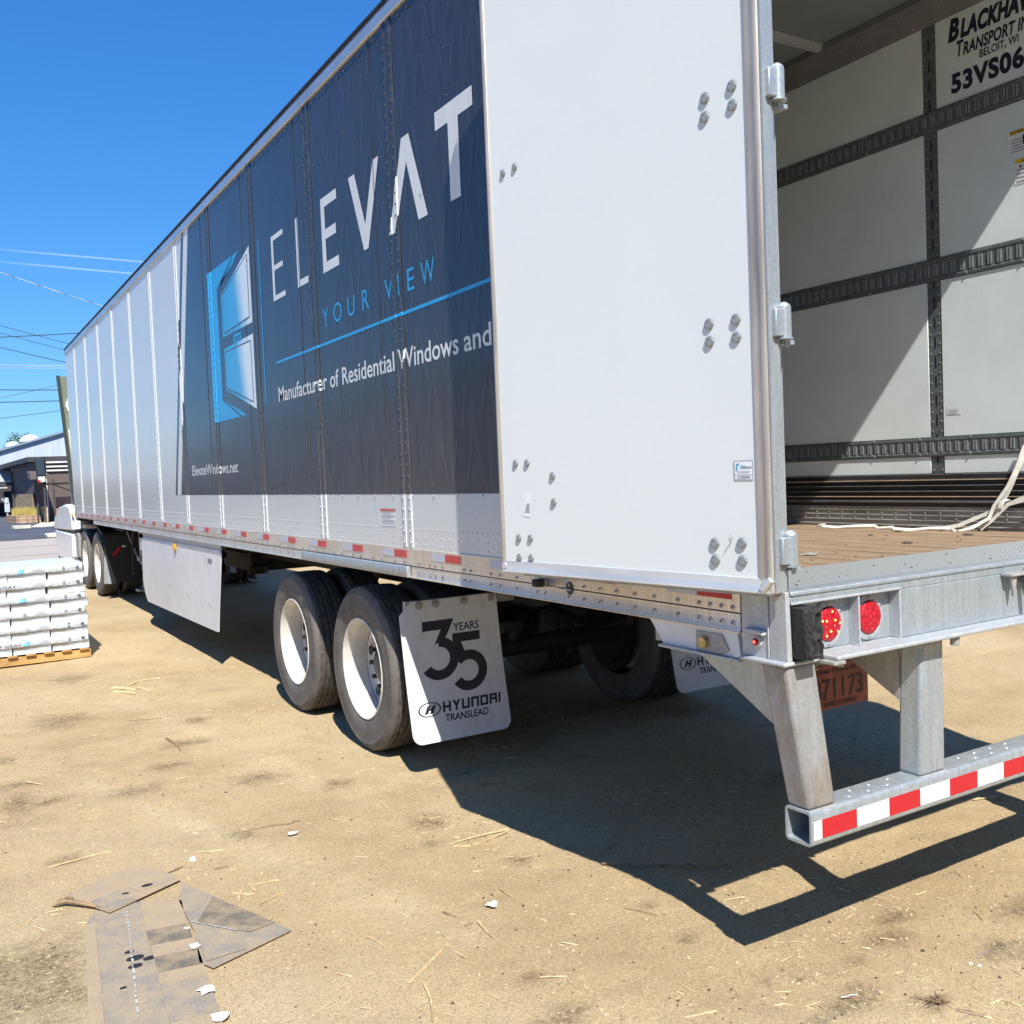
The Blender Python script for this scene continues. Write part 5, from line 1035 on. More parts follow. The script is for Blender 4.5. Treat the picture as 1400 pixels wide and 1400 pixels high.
ribbon(mb, [(2.50, .55, 1.55), (2.49, .70, 1.46), (2.49, .84, 1.40), (2.48, .98, 1.34), (2.46, 1.12, 1.28), (2.44, 1.22, 1.258)], .020, (0, .5, 1))
ribbon(mb, [(2.50, .50, 1.47), (2.49, .68, 1.44), (2.48, .86, 1.39), (2.47, .94, 1.31), (2.46, 1.0, 1.262)], .018, (0, .4, 1))
ribbon(mb, [(2.48, .86, 1.415), (2.47, .885, 1.405), (2.47, .90, 1.37)], .026, (0, 1, .2))
obj('webbing_straps', mb, 'strap', smooth=True, label='bundle of white webbing straps hanging from the lowest cargo track inside', cat='strap')
mb = MB(); pts = [(2.40+.05*math.sin(k*.9)+.03*math.sin(k*2.3), 1.10+k*.062, 1.254+.012*abs(math.sin(k*.8))) for k in range(16)]
ribbon(mb, pts, .022, (1, .15, .5)); obj('loose_strap', mb, 'strap', smooth=True, label='loose white strap lying along the foot of the inside wall', cat='strap')
# litter on the trailer floor
def crumple(cx, cy, cz, s, n_=7, seed=0, flat=.4):
    rs = np.random.RandomState(seed); mb = MB(); ctr = (cx, cy, cz+s*flat*.6); V = [ctr]
    for k in range(n_): a = 2*math.pi*k/n_; r_ = s*(.5+.6*rs.rand()); V.append((cx+r_*math.cos(a), cy+r_*math.sin(a), cz+s*flat*rs.rand()*.5))
    V2 = V+[(v[0], v[1], v[2]-.0015) for v in V]
    F_ = [(0, 1+k, 1+(k+1) % n_) for k in range(n_)]+[(n_+1, n_+2+(k+1) % n_, n_+2+k) for k in range(n_)]+[(1+k, n_+2+k, n_+2+(k+1) % n_, 1+(k+1) % n_) for k in range(n_)]; mb.add(V2, F_); return mb
lit = [(1.72, .88, .04, 'dark scrap on the wood floor nearest the sill corner'), (2.02, 1.32, .03, 'dark scrap near the middle of the wood floor'), (2.28, 1.35, .035, 'dark scrap by the loose strap on the floor'), (2.24, .92, .04, 'long dark scrap by the hanging straps'), (1.05, .86, .05, 'grey crumpled scrap on the floor edge near the hinge post')]
for i, (x_, y_, s, lb) in enumerate(lit): obj('floor_scrap', crumple(x_, y_, 1.252, s*.8, 7, i), 'dark_crumb' if i < 4 else 'galv_dull', label=lb, cat='debris', group='scraps on the trailer floor')
mb = MB(); rs = np.random.RandomState(4)
for k in range(220):
    x_, y_ = .1+2.4*rs.rand(), .15+3*rs.rand()**1.5; s = .002+.005*rs.rand()**2; mb.dome((x_, y_, 1.2505 if y_ > .5 else 1.258), (0, 0, 1), s, s*.6, 4)
obj('floor_grit', mb, 'dark_crumb', kind='stuff')

# ================================================================== THINGS ON THE GROUND
def gz(x, y): return float(height(np.array([float(x)]), np.array([float(y)]))[0])
def slab(name, poly, z, t, mat, parent=None, **k):
    mb = MB(); mb.prism(poly, 2, z, z+t); return obj(name, mb, mat, parent, **k)
Zm = .0005
m1 = thing('shingle_strip', (-1.55, 1.5, 0), 'long dusty strip of asphalt shingle on the dirt, with darker tabs', 'shingle', 'discarded roofing pieces')
slab('backing', [(-1.70, 1.96), (-1.66, 2.06), (-1.49, 2.055), (-1.35, 1.97), (-1.40, 1.50), (-1.43, 1.04), (-1.47, .80), (-1.84, .80)], Zm, .003, 'shingle_grey', m1)
for i, (pl, mt) in enumerate([([(-1.49, 2.04), (-1.35, 1.95), (-1.38, 1.735), (-1.52, 1.762)], 'shingle_tan'), ([(-1.52, 1.757), (-1.38, 1.73), (-1.385, 1.605), (-1.53, 1.632)], 'shingle_dark'), ([(-1.53, 1.627), (-1.385, 1.60), (-1.39, 1.505), (-1.535, 1.532)], 'shingle_tan'), ([(-1.535, 1.527), (-1.39, 1.50), (-1.40, 1.385), (-1.545, 1.41)], 'shingle_dark'), ([(-1.545, 1.405), (-1.40, 1.38), (-1.41, 1.29), (-1.555, 1.33)], 'shingle_tan'), ([(-1.555, 1.325), (-1.41, 1.285), (-1.43, 1.045), (-1.575, 1.07)], 'shingle_grey'), ([(-1.575, 1.065), (-1.43, 1.04), (-1.46, .82), (-1.60, .83)], 'shingle_tan')]):
    slab('tab', pl, Zm+.005, .003, mt, m1)
slab('edge_band', [(-1.705, 1.95), (-1.67, 1.95), (-1.775, .9), (-1.83, .82)], Zm+.0045, .002, 'shingle_tan', m1)
for (x_, y_, r_) in ((-1.60, 1.63, .016), (-1.59, 1.57, .030), (-1.548, 1.54, .022), (-1.60, 1.51, .024), (-1.66, 1.38, .011)):
    mb = MB(); mb.tube([(x_, y_, Zm+.004), (x_, y_, Zm+.0052)], r_, 16); mb.v = [(x_+(p[0]-x_), y_+(p[1]-y_)*.65, p[2]) for p in mb.v]; obj('nail_spot', mb, 'tar', m1)
mb = MB(); rs = np.random.RandomState(5); y_ = 1.98
while y_ > 1.15:
    l_ = .012+.03*rs.rand(); xc = -1.55-.075*(1.98-y_)/.6+.001*rs.rand(); w_ = .0022+.002*rs.rand()
    mb.sheet([(xc-w_, y_, Zm+.0063), (xc+w_, y_, Zm+.0063), (xc+w_-.003, y_-l_, Zm+.0063), (xc-w_-.003, y_-l_, Zm+.0063)]); y_ -= l_+.004+.02*rs.rand()*(1 if y_ < 1.7 else .3)
obj('seal_line', mb, 'seal_pale', m1, kind='stuff')
m2 = thing('shingle_sheet', (-1.25, 1.65, 0), 'dark dusty shingle sheet lying diagonally to the right of the strip', 'shingle', 'discarded roofing pieces')
slab('sheet', [(-1.31, 2.13), (-1.07, 1.44), (-1.38, 1.33), (-1.41, 1.40), (-1.37, 1.65), (-1.36, 1.96)], Zm+.005, .003, 'shingle_grey', m2)
slab('dark_patch', [(-1.24, 1.90), (-1.10, 1.53), (-1.20, 1.51), (-1.29, 1.62), (-1.34, 1.72)], Zm+.0105, .001, 'shingle_dark', m2)
slab('seal_line', [(-1.365, 1.725), (-1.362, 1.731), (-1.237, 1.552), (-1.240, 1.548)], Zm+.0118, .0008, 'seal_pale', m2)
slab('tab', [(-1.39, 1.385), (-1.375, 1.56), (-1.24, 1.43), (-1.25, 1.39)], Zm+.0105, .003, 'shingle_grey', m2)
m3 = thing('shingle_piece', (-1.5, 2.2, 0), 'light dusty shingle piece lying across the top of the strip', 'shingle', 'discarded roofing pieces')
slab('sheet', [(-1.74, 2.27), (-1.61, 2.00), (-1.31, 2.155), (-1.355, 2.31), (-1.44, 2.43), (-1.60, 2.37)], Zm+.009, .003, 'shingle_tan', m3)
slab('tab', [(-1.66, 2.15), (-1.61, 2.01), (-1.50, 2.06), (-1.55, 2.19)], Zm+.0125, .002, 'shingle_grey', m3)
slab('tab', [(-1.48, 2.13), (-1.33, 2.17), (-1.38, 2.29), (-1.51, 2.21)], Zm+.0125, .002, 'shingle_tan', m3)
for (x_, y_, r_) in ((-1.44, 2.17, .024), (-1.53, 2.14, .014)): mb = MB(); mb.tube([(x_, y_, Zm+.015), (x_, y_, Zm+.0156)], r_, 9); mb.v = [(p[0], y_+(p[1]-y_)*.6, p[2]) for p in mb.v]; obj('tar_spot', mb, 'tar', m3)
mb = MB(); mb.tube([(-1.79, 2.22, .006), (-1.74, 2.20, .018), (-1.68, 2.13, .016), (-1.63, 2.06, .012)], [.004, .010, .008, .003], 6); mb.tube([(-1.77, 2.24, .012), (-1.72, 2.215, .03), (-1.70, 2.15, .012)], .003, 5)
obj('curled_strip', mb, 'splinter_dark', label='dark curled scrap at the left corner of the shingle piece', cat='debris')
# paper scraps
for i, (x_, y_, s, lb) in enumerate([(-.37, 1.18, .036, 'torn white paper scrap alone on the open dirt'), (-1.39, 1.68, .018, 'tiny white flake beside the shingle tabs'), (-1.40, 1.52, .034, 'white flake between strip and sheet'), (-1.44, 1.19, .042, 'pointed white scrap on the right edge of the shingle strip'), (-1.445, 1.00, .04, 'white scrap at the near corner of the shingle strip'), (-.76, 2.36, .036, 'pale translucent scrap on the dirt left of the trailer shadow')]):
    obj('paper_scrap', crumple(x_, y_, gz(x_, y_)+.010 if x_ > -1.3 else .012, s*.8, 9, 20+i, .45), 'paper' if i < 5 else 'sticker', label=lb, cat='scrap', group='white scraps on the ground')
# splinters
spl = [((-1.76, 2.68), (-1.52, 2.71), .009, 0), ((-1.35, 2.28), (-1.27, 2.31), .007, 1), ((-1.16, 2.20), (-1.10, 2.19), .008, 1), ((-1.12, 2.12), (-1.05, 2.15), .007, 0), ((-1.07, 1.93), (-.97, 1.91), .006, 0), ((-1.08, 1.95), (-1.08, 1.86), .010, 0), ((-1.16, 1.82), (-1.12, 1.91), .010, 0), ((-1.16, 1.91), (-1.09, 1.84), .006, 0), ((-1.58, 2.55), (-1.57, 2.61), .008, 0), ((-1.18, 2.44), (-1.07, 2.39), .006, 0), ((-1.10, 1.74), (-.99, 1.78), .005, 0), ((-1.82, 2.18), (-1.76, 2.17), .006, 0), ((-1.12, 1.58), (-1.09, 1.60), .006, 0),
       ((-.21, 1.84), (.09, 1.83), .008, 0), ((-.87, .86), (-.68, .99), .009, 0), ((-.83, .83), (-.90, .62), .010, 0), ((-.47, 1.11), (-.49, .96), .009, 0), ((-.65, 1.02), (-.64, .89), .006, 0), ((-.50, .64), (-.43, .59), .005, 0), ((-.43, .59), (-.44, .54), .005, 0), ((-.27, .20), (-.17, .17), .005, 0), ((-.26, 1.31), (-.26, 1.19), .004, 0), ((-.54, 1.26), (-.52, 1.19), .009, 1), ((-.53, 1.11), (-.49, 1.11), .005, 1), ((-.86, 1.24), (-.84, 1.12), .006, 0), ((.02, .87), (.08, .75), .003, 1), ((-.13, 1.77), (.08, 1.82), .007, 0), ((-.21, 1.81), (-.15, 1.76), .007, 0), ((.03, 1.52), (-.03, 1.53), .005, 0),
       ((-.91, 6.56), (-.77, 6.31), .035, 0), ((-.78, 6.57), (-.68, 6.68), .02, 0), ((-.73, 6.43), (-.68, 6.19), .03, 0), ((-.88, 4.58), (-.87, 4.20), .018, 1), ((-.64, 6.71), (-.51, 6.66), .014, 0), ((-.99, 5.31), (-.78, 5.23), .006, 1), ((-.89, 2.58), (-.66, 2.54), .006, 1), ((-1.74, 4.14), (-1.66, 3.99), .010, 0), ((-.92, 6.38), (-.80, 6.15), .03, 0), ((-.78, 1.83), (-.79, 1.76), .008, 0), ((.38, .72), (.46, .69), .005, 0), ((.19, .0), (.24, -.03), .006, 1), ((2.04, .79), (2.17, .75), .008, 0)]
SEEN = {}
def spl_label(i, base):
    k = SEEN.get(base, 0); SEEN[base] = k+1
    return base if k == 0 else base+', '+['second from left', 'third from left', 'rightmost'][k-1]
def where(x, y):
    if y > 5.8: return 'beyond the wheels'
    if x < -1.5: return 'left of the shingle pieces'
    if x < -.95 and y < 2.7: return 'right of the shingle sheet'
    if x > 1: return 'in the bumper sun patch'
    if x > .1: return 'near the bumper shadow'
    if y > 3.5: return 'left of the wheels'
    if y > 1.4: return 'left of the trailer shadow'
    return 'in the foreground'
for i, (a, b, w, dk) in enumerate(spl):
    A, B = Vector((a[0], a[1], 0)), Vector((b[0], b[1], 0)); n_ = 5; rs = np.random.RandomState(i); d = (B-A); sd = Vector((-d.y, d.x, 0)).normalized(); L = d.length; mb = MB(); V = []
    bend = (rs.rand()-.5)*.12*L; base = max(gz(*a), gz(*b))
    if -1.8 < a[0] < -1.07 and 1.0 < a[1] < 2.4: base = max(base, .0)
    for k in range(n_):
        t = k/(n_-1); p = A+d*t+sd*bend*math.sin(math.pi*t); ww = w*.5*(1-.65*t if rs.rand() > .3 else .9-.4*t); z_ = base+.0015; hh_ = w*.35+.003*t
        V += [(p.x-sd.x*ww, p.y-sd.y*ww, z_), (p.x+sd.x*ww, p.y+sd.y*ww, z_+.001), (p.x+sd.x*ww*.7, p.y+sd.y*ww*.7, z_+hh_), (p.x-sd.x*ww*.8, p.y-sd.y*ww*.8, z_+hh_*.8)]
    mb.add(V, [(4*k+j, 4*k+(j+1) % 4, 4*(k+1)+(j+1) % 4, 4*(k+1)+j) for k in range(n_-1) for j in range(4)]+[(0, 3, 2, 1), (4*n_-4, 4*n_-3, 4*n_-2, 4*n_-1)])
    size = 'long' if L > .18 else ('short' if L < .075 else 'thin'); ang = math.degrees(math.atan2(d.y, d.x)) % 180
    lay = 'lying crosswise' if (ang < 35 or ang > 145) else ('pointing away' if 65 < ang < 115 else 'lying aslant')
    obj('wood_splinter', mb, 'splinter_dark' if dk else 'splinter', label=spl_label(i, '%s %s wood splinter %s, %s' % (size, 'brown' if dk else 'pale', lay, where(*a))), cat='splinter', group='wood splinters on the dirt')
# twig clump, wire bits, ring
mb = MB(); rs = np.random.RandomState(3); c0 = Vector((.395, -.185, .012))
for k in range(34):
    a = rs.rand()*6.28; l = .02+.045*rs.rand(); p = c0+Vector(((rs.rand()-.5)*.03, (rs.rand()-.5)*.02, 0)); e = Vector((math.cos(a)*l, math.sin(a)*l*.6, .012*rs.rand())); mb.tube([p, p+e*.5+Vector((0, 0, .006)), p+e], [.0012, .001, .0006], 4)
mb.tube([(.355, -.12, .008), (.37, -.15, .014), (.395, -.18, .012)], [.001, .002, .002], 5); obj('twig_clump', mb, 'splinter_dark', label='small dark tangled twig clump near the bottom right', cat='twig')
mb = MB(); mb.tube([(.41, -.235, .006), (.43, -.275, .008), (.45, -.30, .005)], .0018, 5); obj('twig', mb, 'splinter_dark', label='thin dark twig piece below the tangled clump', cat='twig')
mb = MB(); mb.tube([(.74, -.08, .006), (.79, -.09, .010), (.83, -.10, .006)], .0012, 5); mb.tube([(.79, -.09, .010), (.785, -.13, .008), (.77, -.165, .005), (.755, -.165, .005)], .0012, 5); obj('wire_scrap', mb, 'text_grey', label='thin bent wire shaped like a hook near the right edge', cat='wire')
mb = MB(); mb.tube([(2.18+.05*math.cos(a), .71+.035*math.sin(a), .008) for a in np.linspace(0, 5.3, 16)], .004, 5); obj('plastic_ring', mb, 'splinter_dark', label='small brown open ring in the sun patch under the bumper', cat='ring')
mb = MB(); mb.tube([(.185, .0, .006), (.20, -.012, .01), (.215, -.005, .006), (.235, -.02, .008)], .0016, 5); obj('foil_scrap', mb, 'sticker', label='small lilac twisted scrap on a dark stain', cat='scrap')
# brown stick in the shadow
mb = MB(); mb.tube([(.20, 1.25, .006), (.45, 1.02, .008), (.62, .92, .006)], [.005, .006, .004], 6); obj('dirt_stick', mb, 'splinter_dark', label='long thin stick lying in the trailer shadow', cat='stick')
for i, (x_, y_, s, lb) in enumerate([(.31, -.04, .011, 'small pale stone near the dark stain in front of the bumper'), (.63, .04, .009, 'small round brown stone between the stains'), (.68, -.10, .008, 'left one of two tiny white stones near the right edge'), (.69, -.125, .007, 'right one of two tiny white stones near the right edge'), (-1.21, 2.38, .020, 'pale round stone just above the shingle sheet'), (-1.12, 2.74, .017, 'flat pale stone left of the stick bundle'), (-1.05, 2.67, .013, 'small pale stone beside the flat one'), (-.84, 3.25, .011, 'small dark stone on the open dirt')]):
    mb = MB(); mb.dome((x_, y_, gz(x_, y_)-.002), (0, 0, 1), s, s*.8, 8); mb.v = [(x_+(p[0]-x_)*(1+.2*math.sin(7*p[1])), p[1], p[2]) for p in mb.v]; obj('stone', mb, 'dark_crumb' if i in (1, 7) else 'paper' if i in (2, 3, 4) else 'pebble', smooth=True, label=lb, cat='stone', group='loose stones on the dirt')

# ================================================================== FAR THINGS
WB = thing('metal_warehouse', (20, 87, 0), 'large pale blue-white metal building with a low gable behind the brown one', 'building')
mb = MB(); mb.prism([(-2.4, 0), (-2.4, 3.42), (20, 10.1), (42.4, 3.42), (42.4, 0)], 1, 85, 86); wl = obj('gable_wall', mb, 'metal_white', WB)
mb = MB()
for s in (-1, 1):
    mb.hexa([(20-s*22.8, 84.7, 3.30), (20, 84.7, 10.10), (20, 125, 10.10), (20-s*22.8, 125, 3.30)], [(20-s*22.8, 84.7, 3.46), (20, 84.7, 10.26), (20, 125, 10.26), (20-s*22.8, 125, 3.46)])
obj('roof', mb, 'metal_trim', WB)
mb = MB(); mb.box((-2.3, 86.1, 0), (-2.1, 124, 3.3)); mb.box((42.1, 86.1, 0), (42.3, 124, 3.3)); obj('side_wall', mb, 'metal_white', WB)
for (x_, y_, r_) in ((3.95, 87.2, .62), (5.25, 87.2, .85)):
    mb = MB(); zb = 3.46+(x_+2.4)*.298; n_ = 14; V = []; F_ = []
    for j in range(6):
        a = R(90*j/5)
        for k in range(n_): V.append((x_+r_*math.cos(a)*math.cos(2*math.pi*k/n_), y_+r_*math.cos(a)*math.sin(2*math.pi*k/n_), zb+r_*.75*math.sin(a)+.05))
    F_ = [(j*n_+k, j*n_+(k+1) % n_, (j+1)*n_+(k+1) % n_, (j+1)*n_+k) for j in range(5) for k in range(n_)]; mb.add(V, F_); mb.tube([(x_, y_, zb-.3), (x_, y_, zb+.06)], r_*.8, 14); obj('roof_vent', mb, 'metal_white', WB, smooth=True)
AW = thing('lean_to_shed', (0, 76, 0), 'open lean-to with a ribbed silver roof at the far left', 'shed')
for k in range(6):
    mb = MB(); z0 = 3.36-.155*k; mb.hexa([(-14, 74.0-.35*k-.33, z0-.16), (3.75, 74-.35*k-.33, z0-.16), (3.75, 74-.35*k, z0-.03), (-14, 74-.35*k, z0-.03)], [(-14, 74-.35*k-.33, z0-.10), (3.75, 74-.35*k-.33, z0-.10), (3.75, 74-.35*k, z0+.03), (-14, 74-.35*k, z0+.03)]); obj('roof_panel', mb, 'roof_silver', AW)
mb = MB(); mb.box((-14, 71.7, 2.15), (3.75, 71.85, 2.38)); mb.box((-14, 76.0, 0), (3.8, 76.2, 3.3)); mb.box((3.7, 71.9, 0), (3.85, 76, 3.2)); obj('shed_wall', mb, 'roof_dark', AW)
mb = MB(); mb.box((-14, 71.6, 1.98), (3.5, 71.68, 2.05)); obj('shed_beam', mb, 'beam_white', AW)
BR = thing('brown_building', (15, 65, 0), 'low dark brown building with brick base and slatted entry', 'building')
mb = MB(); mb.prism([(2.85, 57), (30, 57), (30, 76), (2.75, 74)], 2, 0, 3.35); obj('wall', mb, 'brown_wall', BR)
mb = MB(); mb.hexa([(2.55, 56.5, 3.30), (31, 56.5, 3.30), (31, 77, 3.30), (1.95, 74.5, 3.30)], [(2.55, 56.5, 3.56), (31, 56.5, 3.56), (31, 77, 3.56), (1.95, 74.5, 3.56)]); obj('roof', mb, 'roof_dark', BR)
def brickwall(parent, x0, x1, y, z0, z1, mats, bw=.30, bh=.10, axis='x'):
    mb = MB(); (mb.box((x0, y+.01, z0), (x1, y+.08, z1)) if axis == 'x' else mb.box((y+.01, x0, z0), (y+.08, x1, z1))); wl = obj('wall', mb, 'brown_wall', parent)
    mb = MB(); z_ = z0; r_ = 0
    while z_ < z1-.02:
        x_ = x0-(bw/2 if r_ % 2 else 0)
        while x_ < x1:
            a, b = max(x_, x0), min(x_+bw-.02, x1)
            if b > a+.02: (mb.box((a, y-.012, z_), (b, y+.01, min(z_+bh-.015, z1))) if axis == 'x' else mb.box((y-.012, a, z_), (y+.01, b, min(z_+bh-.015, z1))))
            x_ += bw
        z_ += bh; r_ += 1
    obj('bricks', mb, mats, wl, kind='stuff'); return wl
brickwall(BR, 3.75, 6.0, 56.9, 0, 1.28, 'brick_pink')
brickwall(BR, 57.0, 72, 2.70, 0, 1.55, 'brick_tan', axis='y', bw=.5)
for z_ in (3.16, 2.93, 2.72): mb = MB(); mb.box((3.3, 55.2, z_), (9, 55.35, z_+.09)); obj('slat', mb, 'beam_white', BR)
for z_ in (3.05, 2.83, 2.60): mb = MB(); mb.box((3.3, 55.4, z_-.03), (9, 55.5, z_+.07)); obj('slat', mb, 'roof_dark', BR)
mb = MB(); mb.hexa([(2.35, 53.5, 2.30), (3.2, 53.5, 2.30), (3.2, 57, 2.45), (2.5, 57, 2.45)], [(2.35, 53.5, 2.58), (3.2, 53.5, 2.58), (3.2, 57, 2.80), (2.5, 57, 2.80)]); obj('canopy', mb, 'brown_wall', BR)
for (x_, y_) in ((2.72, 54.6), (3.02, 53.9), (3.52, 54.4)):
    mb = MB(); mb.box((x_-.045, y_-.045, 0), (x_+.045, y_+.045, 2.32)); obj('post', mb, 'roof_dark', BR)
mb = MB(); mb.tube([(2.1, 72.0, 3.28), (2.35, 71.5, 3.1), (2.62, 70, 3.0), (2.62, 69.5, .3)], .06, 6); obj('downpipe', mb, 'roof_dark', BR)
mb = MB(); mb.box((3.40, 56.85, 0), (3.46, 56.93, 2.7)); obj('door_trim', mb, 'beam_white', BR)
mb = MB(); mb.box((3.05, 53.85, .0), (3.12, 56.9, .85)); obj('low_rail', mb, 'brick_tan', BR)
PLN = thing('brick_planter', (2.2, 57, 0), 'low brick planter with dry grass in front of the brown building', 'planter')
mb = MB(); mb.prism([(1.45, 58.5), (1.75, 55.6), (2.95, 55.4), (2.95, 58.6)], 2, 0, .42); obj('planter_wall', mb, 'brick_tan', PLN)
for k in range(4): mb = MB(); mb.prism([(1.44, 58.5), (1.74, 55.585), (2.96, 55.385), (2.96, 58.6)], 2, .04+.10*k, .115+.10*k); obj('brick_course', mb, 'brick_pink' if k % 2 else 'brick_tan', PLN)
mb = MB(); rs = np.random.RandomState(8)
for k in range(900):
    x_, y_ = 1.7+1.2*rs.rand(), 55.7+2.6*rs.rand(); h_ = .15+.35*rs.rand(); dx, dy = (rs.rand(2)-.5)*.25; mb.add([(x_-.02, y_, .42), (x_+.02, y_, .42), (x_+dx, y_+dy, .42+h_)], [(0, 1, 2)])
obj('dry_grass', mb, 'dry_grass', PLN, kind='stuff')
for (pts, lb) in (([(.98, 47.4), (1.02, 46.7), (1.72, 46.5), (1.76, 46.9), (1.5, 47.3)], 'white kerb block lying on the dark asphalt'), ([(1.30, 36.1), (1.35, 35.6), (2.6, 35.6), (2.6, 36.4), (1.6, 36.5)], 'pale kerb stone beside the road at the truck')):
    mb = MB(); mb.prism(pts, 2, .01, .16); obj('kerb_stone', mb, 'kerb', label=lb, cat='kerb', bevel=.03)
mb = MB(); mb.prism([(1.8, 48.5), (2.2, 47.6), (8, 50.5), (8, 55), (2.9, 55)], 2, .010, .022); obj('gravel_apron', mb, 'kerb', kind='structure')
mb = MB(); mb.box((2.05, 69.6, .4), (2.35, 69.9, 1.0)); mb.tube([(2.2, 69.7, 1.0), (2.2, 69.7, 1.35)], [.16, .12], 8); mb.tube([(2.05, 69.6, 1.1), (1.9, 69.6, 1.3)], .05, 6); mb.tube([(2.2, 69.7, 0), (2.2, 69.7, .42)], .05, 6); obj('gas_meter', mb, 'metal_white', label='pale utility meter by the shed corner behind the planter', cat='meter')
# trees beyond the roofs
def tree(x, y, h, r_, seed, label):
    T = thing('tree', (x, y, 0), label, 'tree', 'trees beyond the roofs'); rs = np.random.RandomState(seed)
    mb = MB(); mb.tube([(x, y, 0), (x+.1, y, h*.35), (x+.2, y+.1, h*.7)], [.35, .25, .1], 8)
    for k in range(6): a = rs.rand()*6.28; mb.tube([(x+.1, y, h*.35+.2*k), (x+r_*.6*math.cos(a), y+r_*.6*math.sin(a), h*.6+.3*k)], [.12, .04], 5)
    obj('trunk', mb, 'bark', T, smooth=True); mb = MB(); V = []; F_ = []
    cl = [(x+(rs.rand()-.5)*1.6*r_, y+(rs.rand()-.5)*1.4*r_, h*.45+h*.5*rs.rand()**.8) for _ in range(26)]
    for (cx, cy, cz) in cl:
        cr = r_*(.22+.22*rs.rand())
        for k in range(150):
            d = rs.randn(3); d /= np.linalg.norm(d); q = np.array([cx, cy, cz])+d*cr*(.6+.45*rs.rand()); u = rs.randn(3); u /= np.linalg.norm(u); w = np.cross(d, u); s = .09+.08*rs.rand(); b = len(V)
            V += [tuple(q+u*s), tuple(q+w*s*.6), tuple(q-u*s), tuple(q-w*s*.6)]; F_.append((b, b+1, b+2, b+3))
    mb.v = V; mb.f = F_; mb.mi = [0]*len(F_); obj('crown', mb, 'leaf', T)
tree(6.0, 131, 7.6, 2.2, 1, 'left leafy green tree showing over the warehouse roof'); tree(8.9, 130, 8.6, 2.4, 2, 'taller leafy tree right behind the round roof vents'); tree(2.9, 132, 6.9, 2.0, 3, 'low tree at the far left edge over the roof')
# overhead wires
wires = [((0, 372), (.67, 10.112), (4.264, 9.023), .013, 'cable_bright', 'thick twisted pale cable sloping down to the trailer roof', .16),
 (0, (.51, 7.80), (2.76, 7.22), .011, 'cable_dark', 'lower thin wire of the pair crossing under the twisted cable', 0), (0, (.556, 8.075), (2.964, 7.457), .011, 'cable_dark', 'upper thin wire of the pair crossing under the twisted cable', 0),
 (0, (.532, 7.628), (3.335, 7.904), .018, 'cable_dark', 'dark wire rising slightly to the right', 0), (0, (.51, 7.237), (2.739, 6.73), .014, 'cable_dark', 'dark wire sloping down to the trailer corner', 0),
 (0, (.473, 6.566), (2.757, 6.587), .012, 'cable_bright', 'pale level cable running straight towards the trailer corner', 0), (0, (.466, 6.454), (2.753, 6.50), .007, 'cable_bright', 'very fine hair-thin wire just below the pale level cable', 0),
 (0, (.42, 5.615), (2.362, 5.632), .018, 'cable_dark', 'upper of the two level dark wires beside the truck', 0), (0, (.393, 5.139), (2.391, 5.201), .018, 'cable_dark', 'lower of the two level dark wires beside the truck', 0),
 (0, (.409, 5.30), (2.349, 5.80), .008, 'cable_dark', 'thin wire climbing right between the dark level wires', 0), (0, (.359, 4.523), (2.369, 4.798), .011, 'cable_dark', 'lowest thin wire above the warehouse roof', 0)]
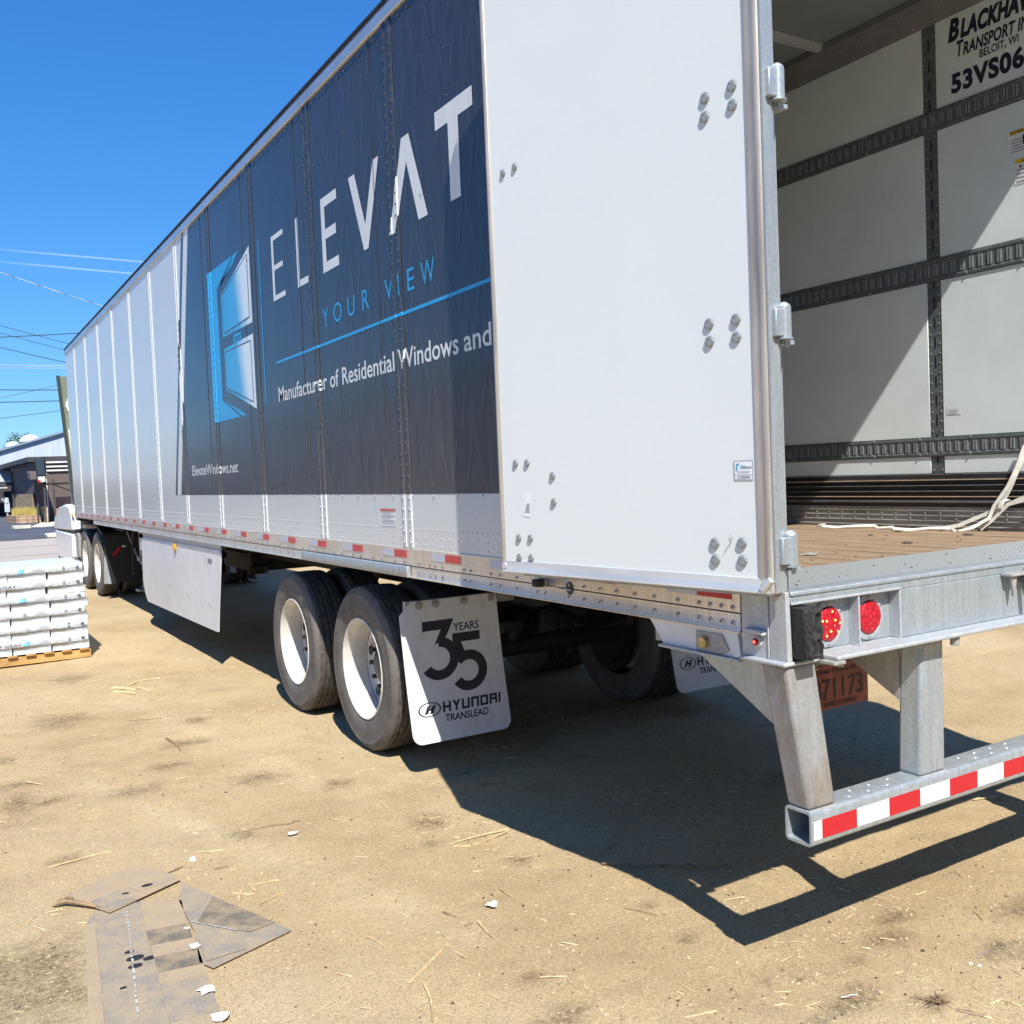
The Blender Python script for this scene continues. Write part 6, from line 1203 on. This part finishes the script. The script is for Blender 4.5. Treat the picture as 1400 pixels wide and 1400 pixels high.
for (_, a, b, r_, mt, lb, sag) in wires:
    mb = MB(); pts = []; dx = b[0]-a[0]; dz = b[1]-a[1]
    x0, x1 = -24, 24
    for k in range(33):
        x_ = x0+(x1-x0)*k/32; t = (x_-a[0])/dx; z_ = a[1]+dz*t; z_ += .0035*(x_-a[0])*(x_-b[0]); pts.append((x_, 40+.02*x_, max(z_, 3.2)))
    mb.tube(pts, r_, 6); obj('power_line', mb, mt, smooth=True, label=lb, cat='wire', group='overhead wires at the left')
    if sag:
        mb2 = MB(); pts2 = []
        for k in range(700): t = k/699; i = min(31, int(t*32)); f_ = t*32-i; p = Vector(pts[i]).lerp(Vector(pts[i+1]), f_); pts2.append((p.x, p.y+r_*1.1*math.cos(t*330), p.z+r_*1.1*math.sin(t*330)))
        mb2.tube(pts2, r_*.6, 4); obj('wrap_wire', mb2, 'cable_dark', bpy.data.objects['power_line'])
for (a, b, lb) in (((132.9, 446.2), (380.2, 442.5), 'upper faint white contrail in the blue sky'), ((131.7, 423.7), (361.3, 418.5), 'lower faint white contrail in the blue sky')):
    mb = MB(); dx = b[0]-a[0]; sl = (b[1]-a[1])/dx; x0, x1 = -40, 440; mb.tube([(x_, 2000, a[1]+sl*(x_-a[0])) for x_ in np.linspace(x0, x1, 12)], [2.4, 2.3, 2.2, 2.1, 2.0, 1.8, 1.7, 1.6, 1.5, 1.4, 1.3, 1.3], 8, cap=False); obj('contrail', mb, 'contrail', label=lb, cat='contrail', group='two thin contrails')
# unseen buildings: left pair mirrored in the glossy side, other two added to block sky
def unseen_building(x0, x1, y0, y1, h, mat, label, roofmat='roof_dark'):
    T = thing('unseen_building', ((x0+x1)/2, (y0+y1)/2, 0), label, 'building')
    mb = MB(); mb.box((x0, y0, 0), (x1, y1, h)); obj('wall', mb, mat, T); mb = MB(); mb.box((x0-.3, y0-.3, h), (x1+.3, y1+.3, h+.35)); obj('roof', mb, roofmat, T)  # wall and roof of the unseen building
    mb = MB(); y_ = y0+2
    while y_ < y1-3: mb.box((x1, y_, .2), (x1+.03, y_+2.6, 2.8)); y_ += 5.5
    obj('unseen_bay_doors', mb, 'beam_white', T)
unseen_building(-31, -15.5, 14, 62, 5.2, 'sticker', 'long tan shed across the yard, off to the left of the view')
unseen_building(-34, -17.5, 70, 150, 4.4, 'metal_white', 'pale metal store beyond the tan shed, off to the left of the view')
unseen_building(-14, 22, -26, -15, 7.0, 'kerb', 'unseen tan shed added behind the camera to block low sky')  # added to block low sky and bounce warm light into the shadows
unseen_building(15, 27, -12, 46, 6.5, 'brick_tan', 'unseen tan brick store added right of the trailer to block low sky')  # added to keep low sky light off the shaded ground
print('objects', len(bpy.data.objects))
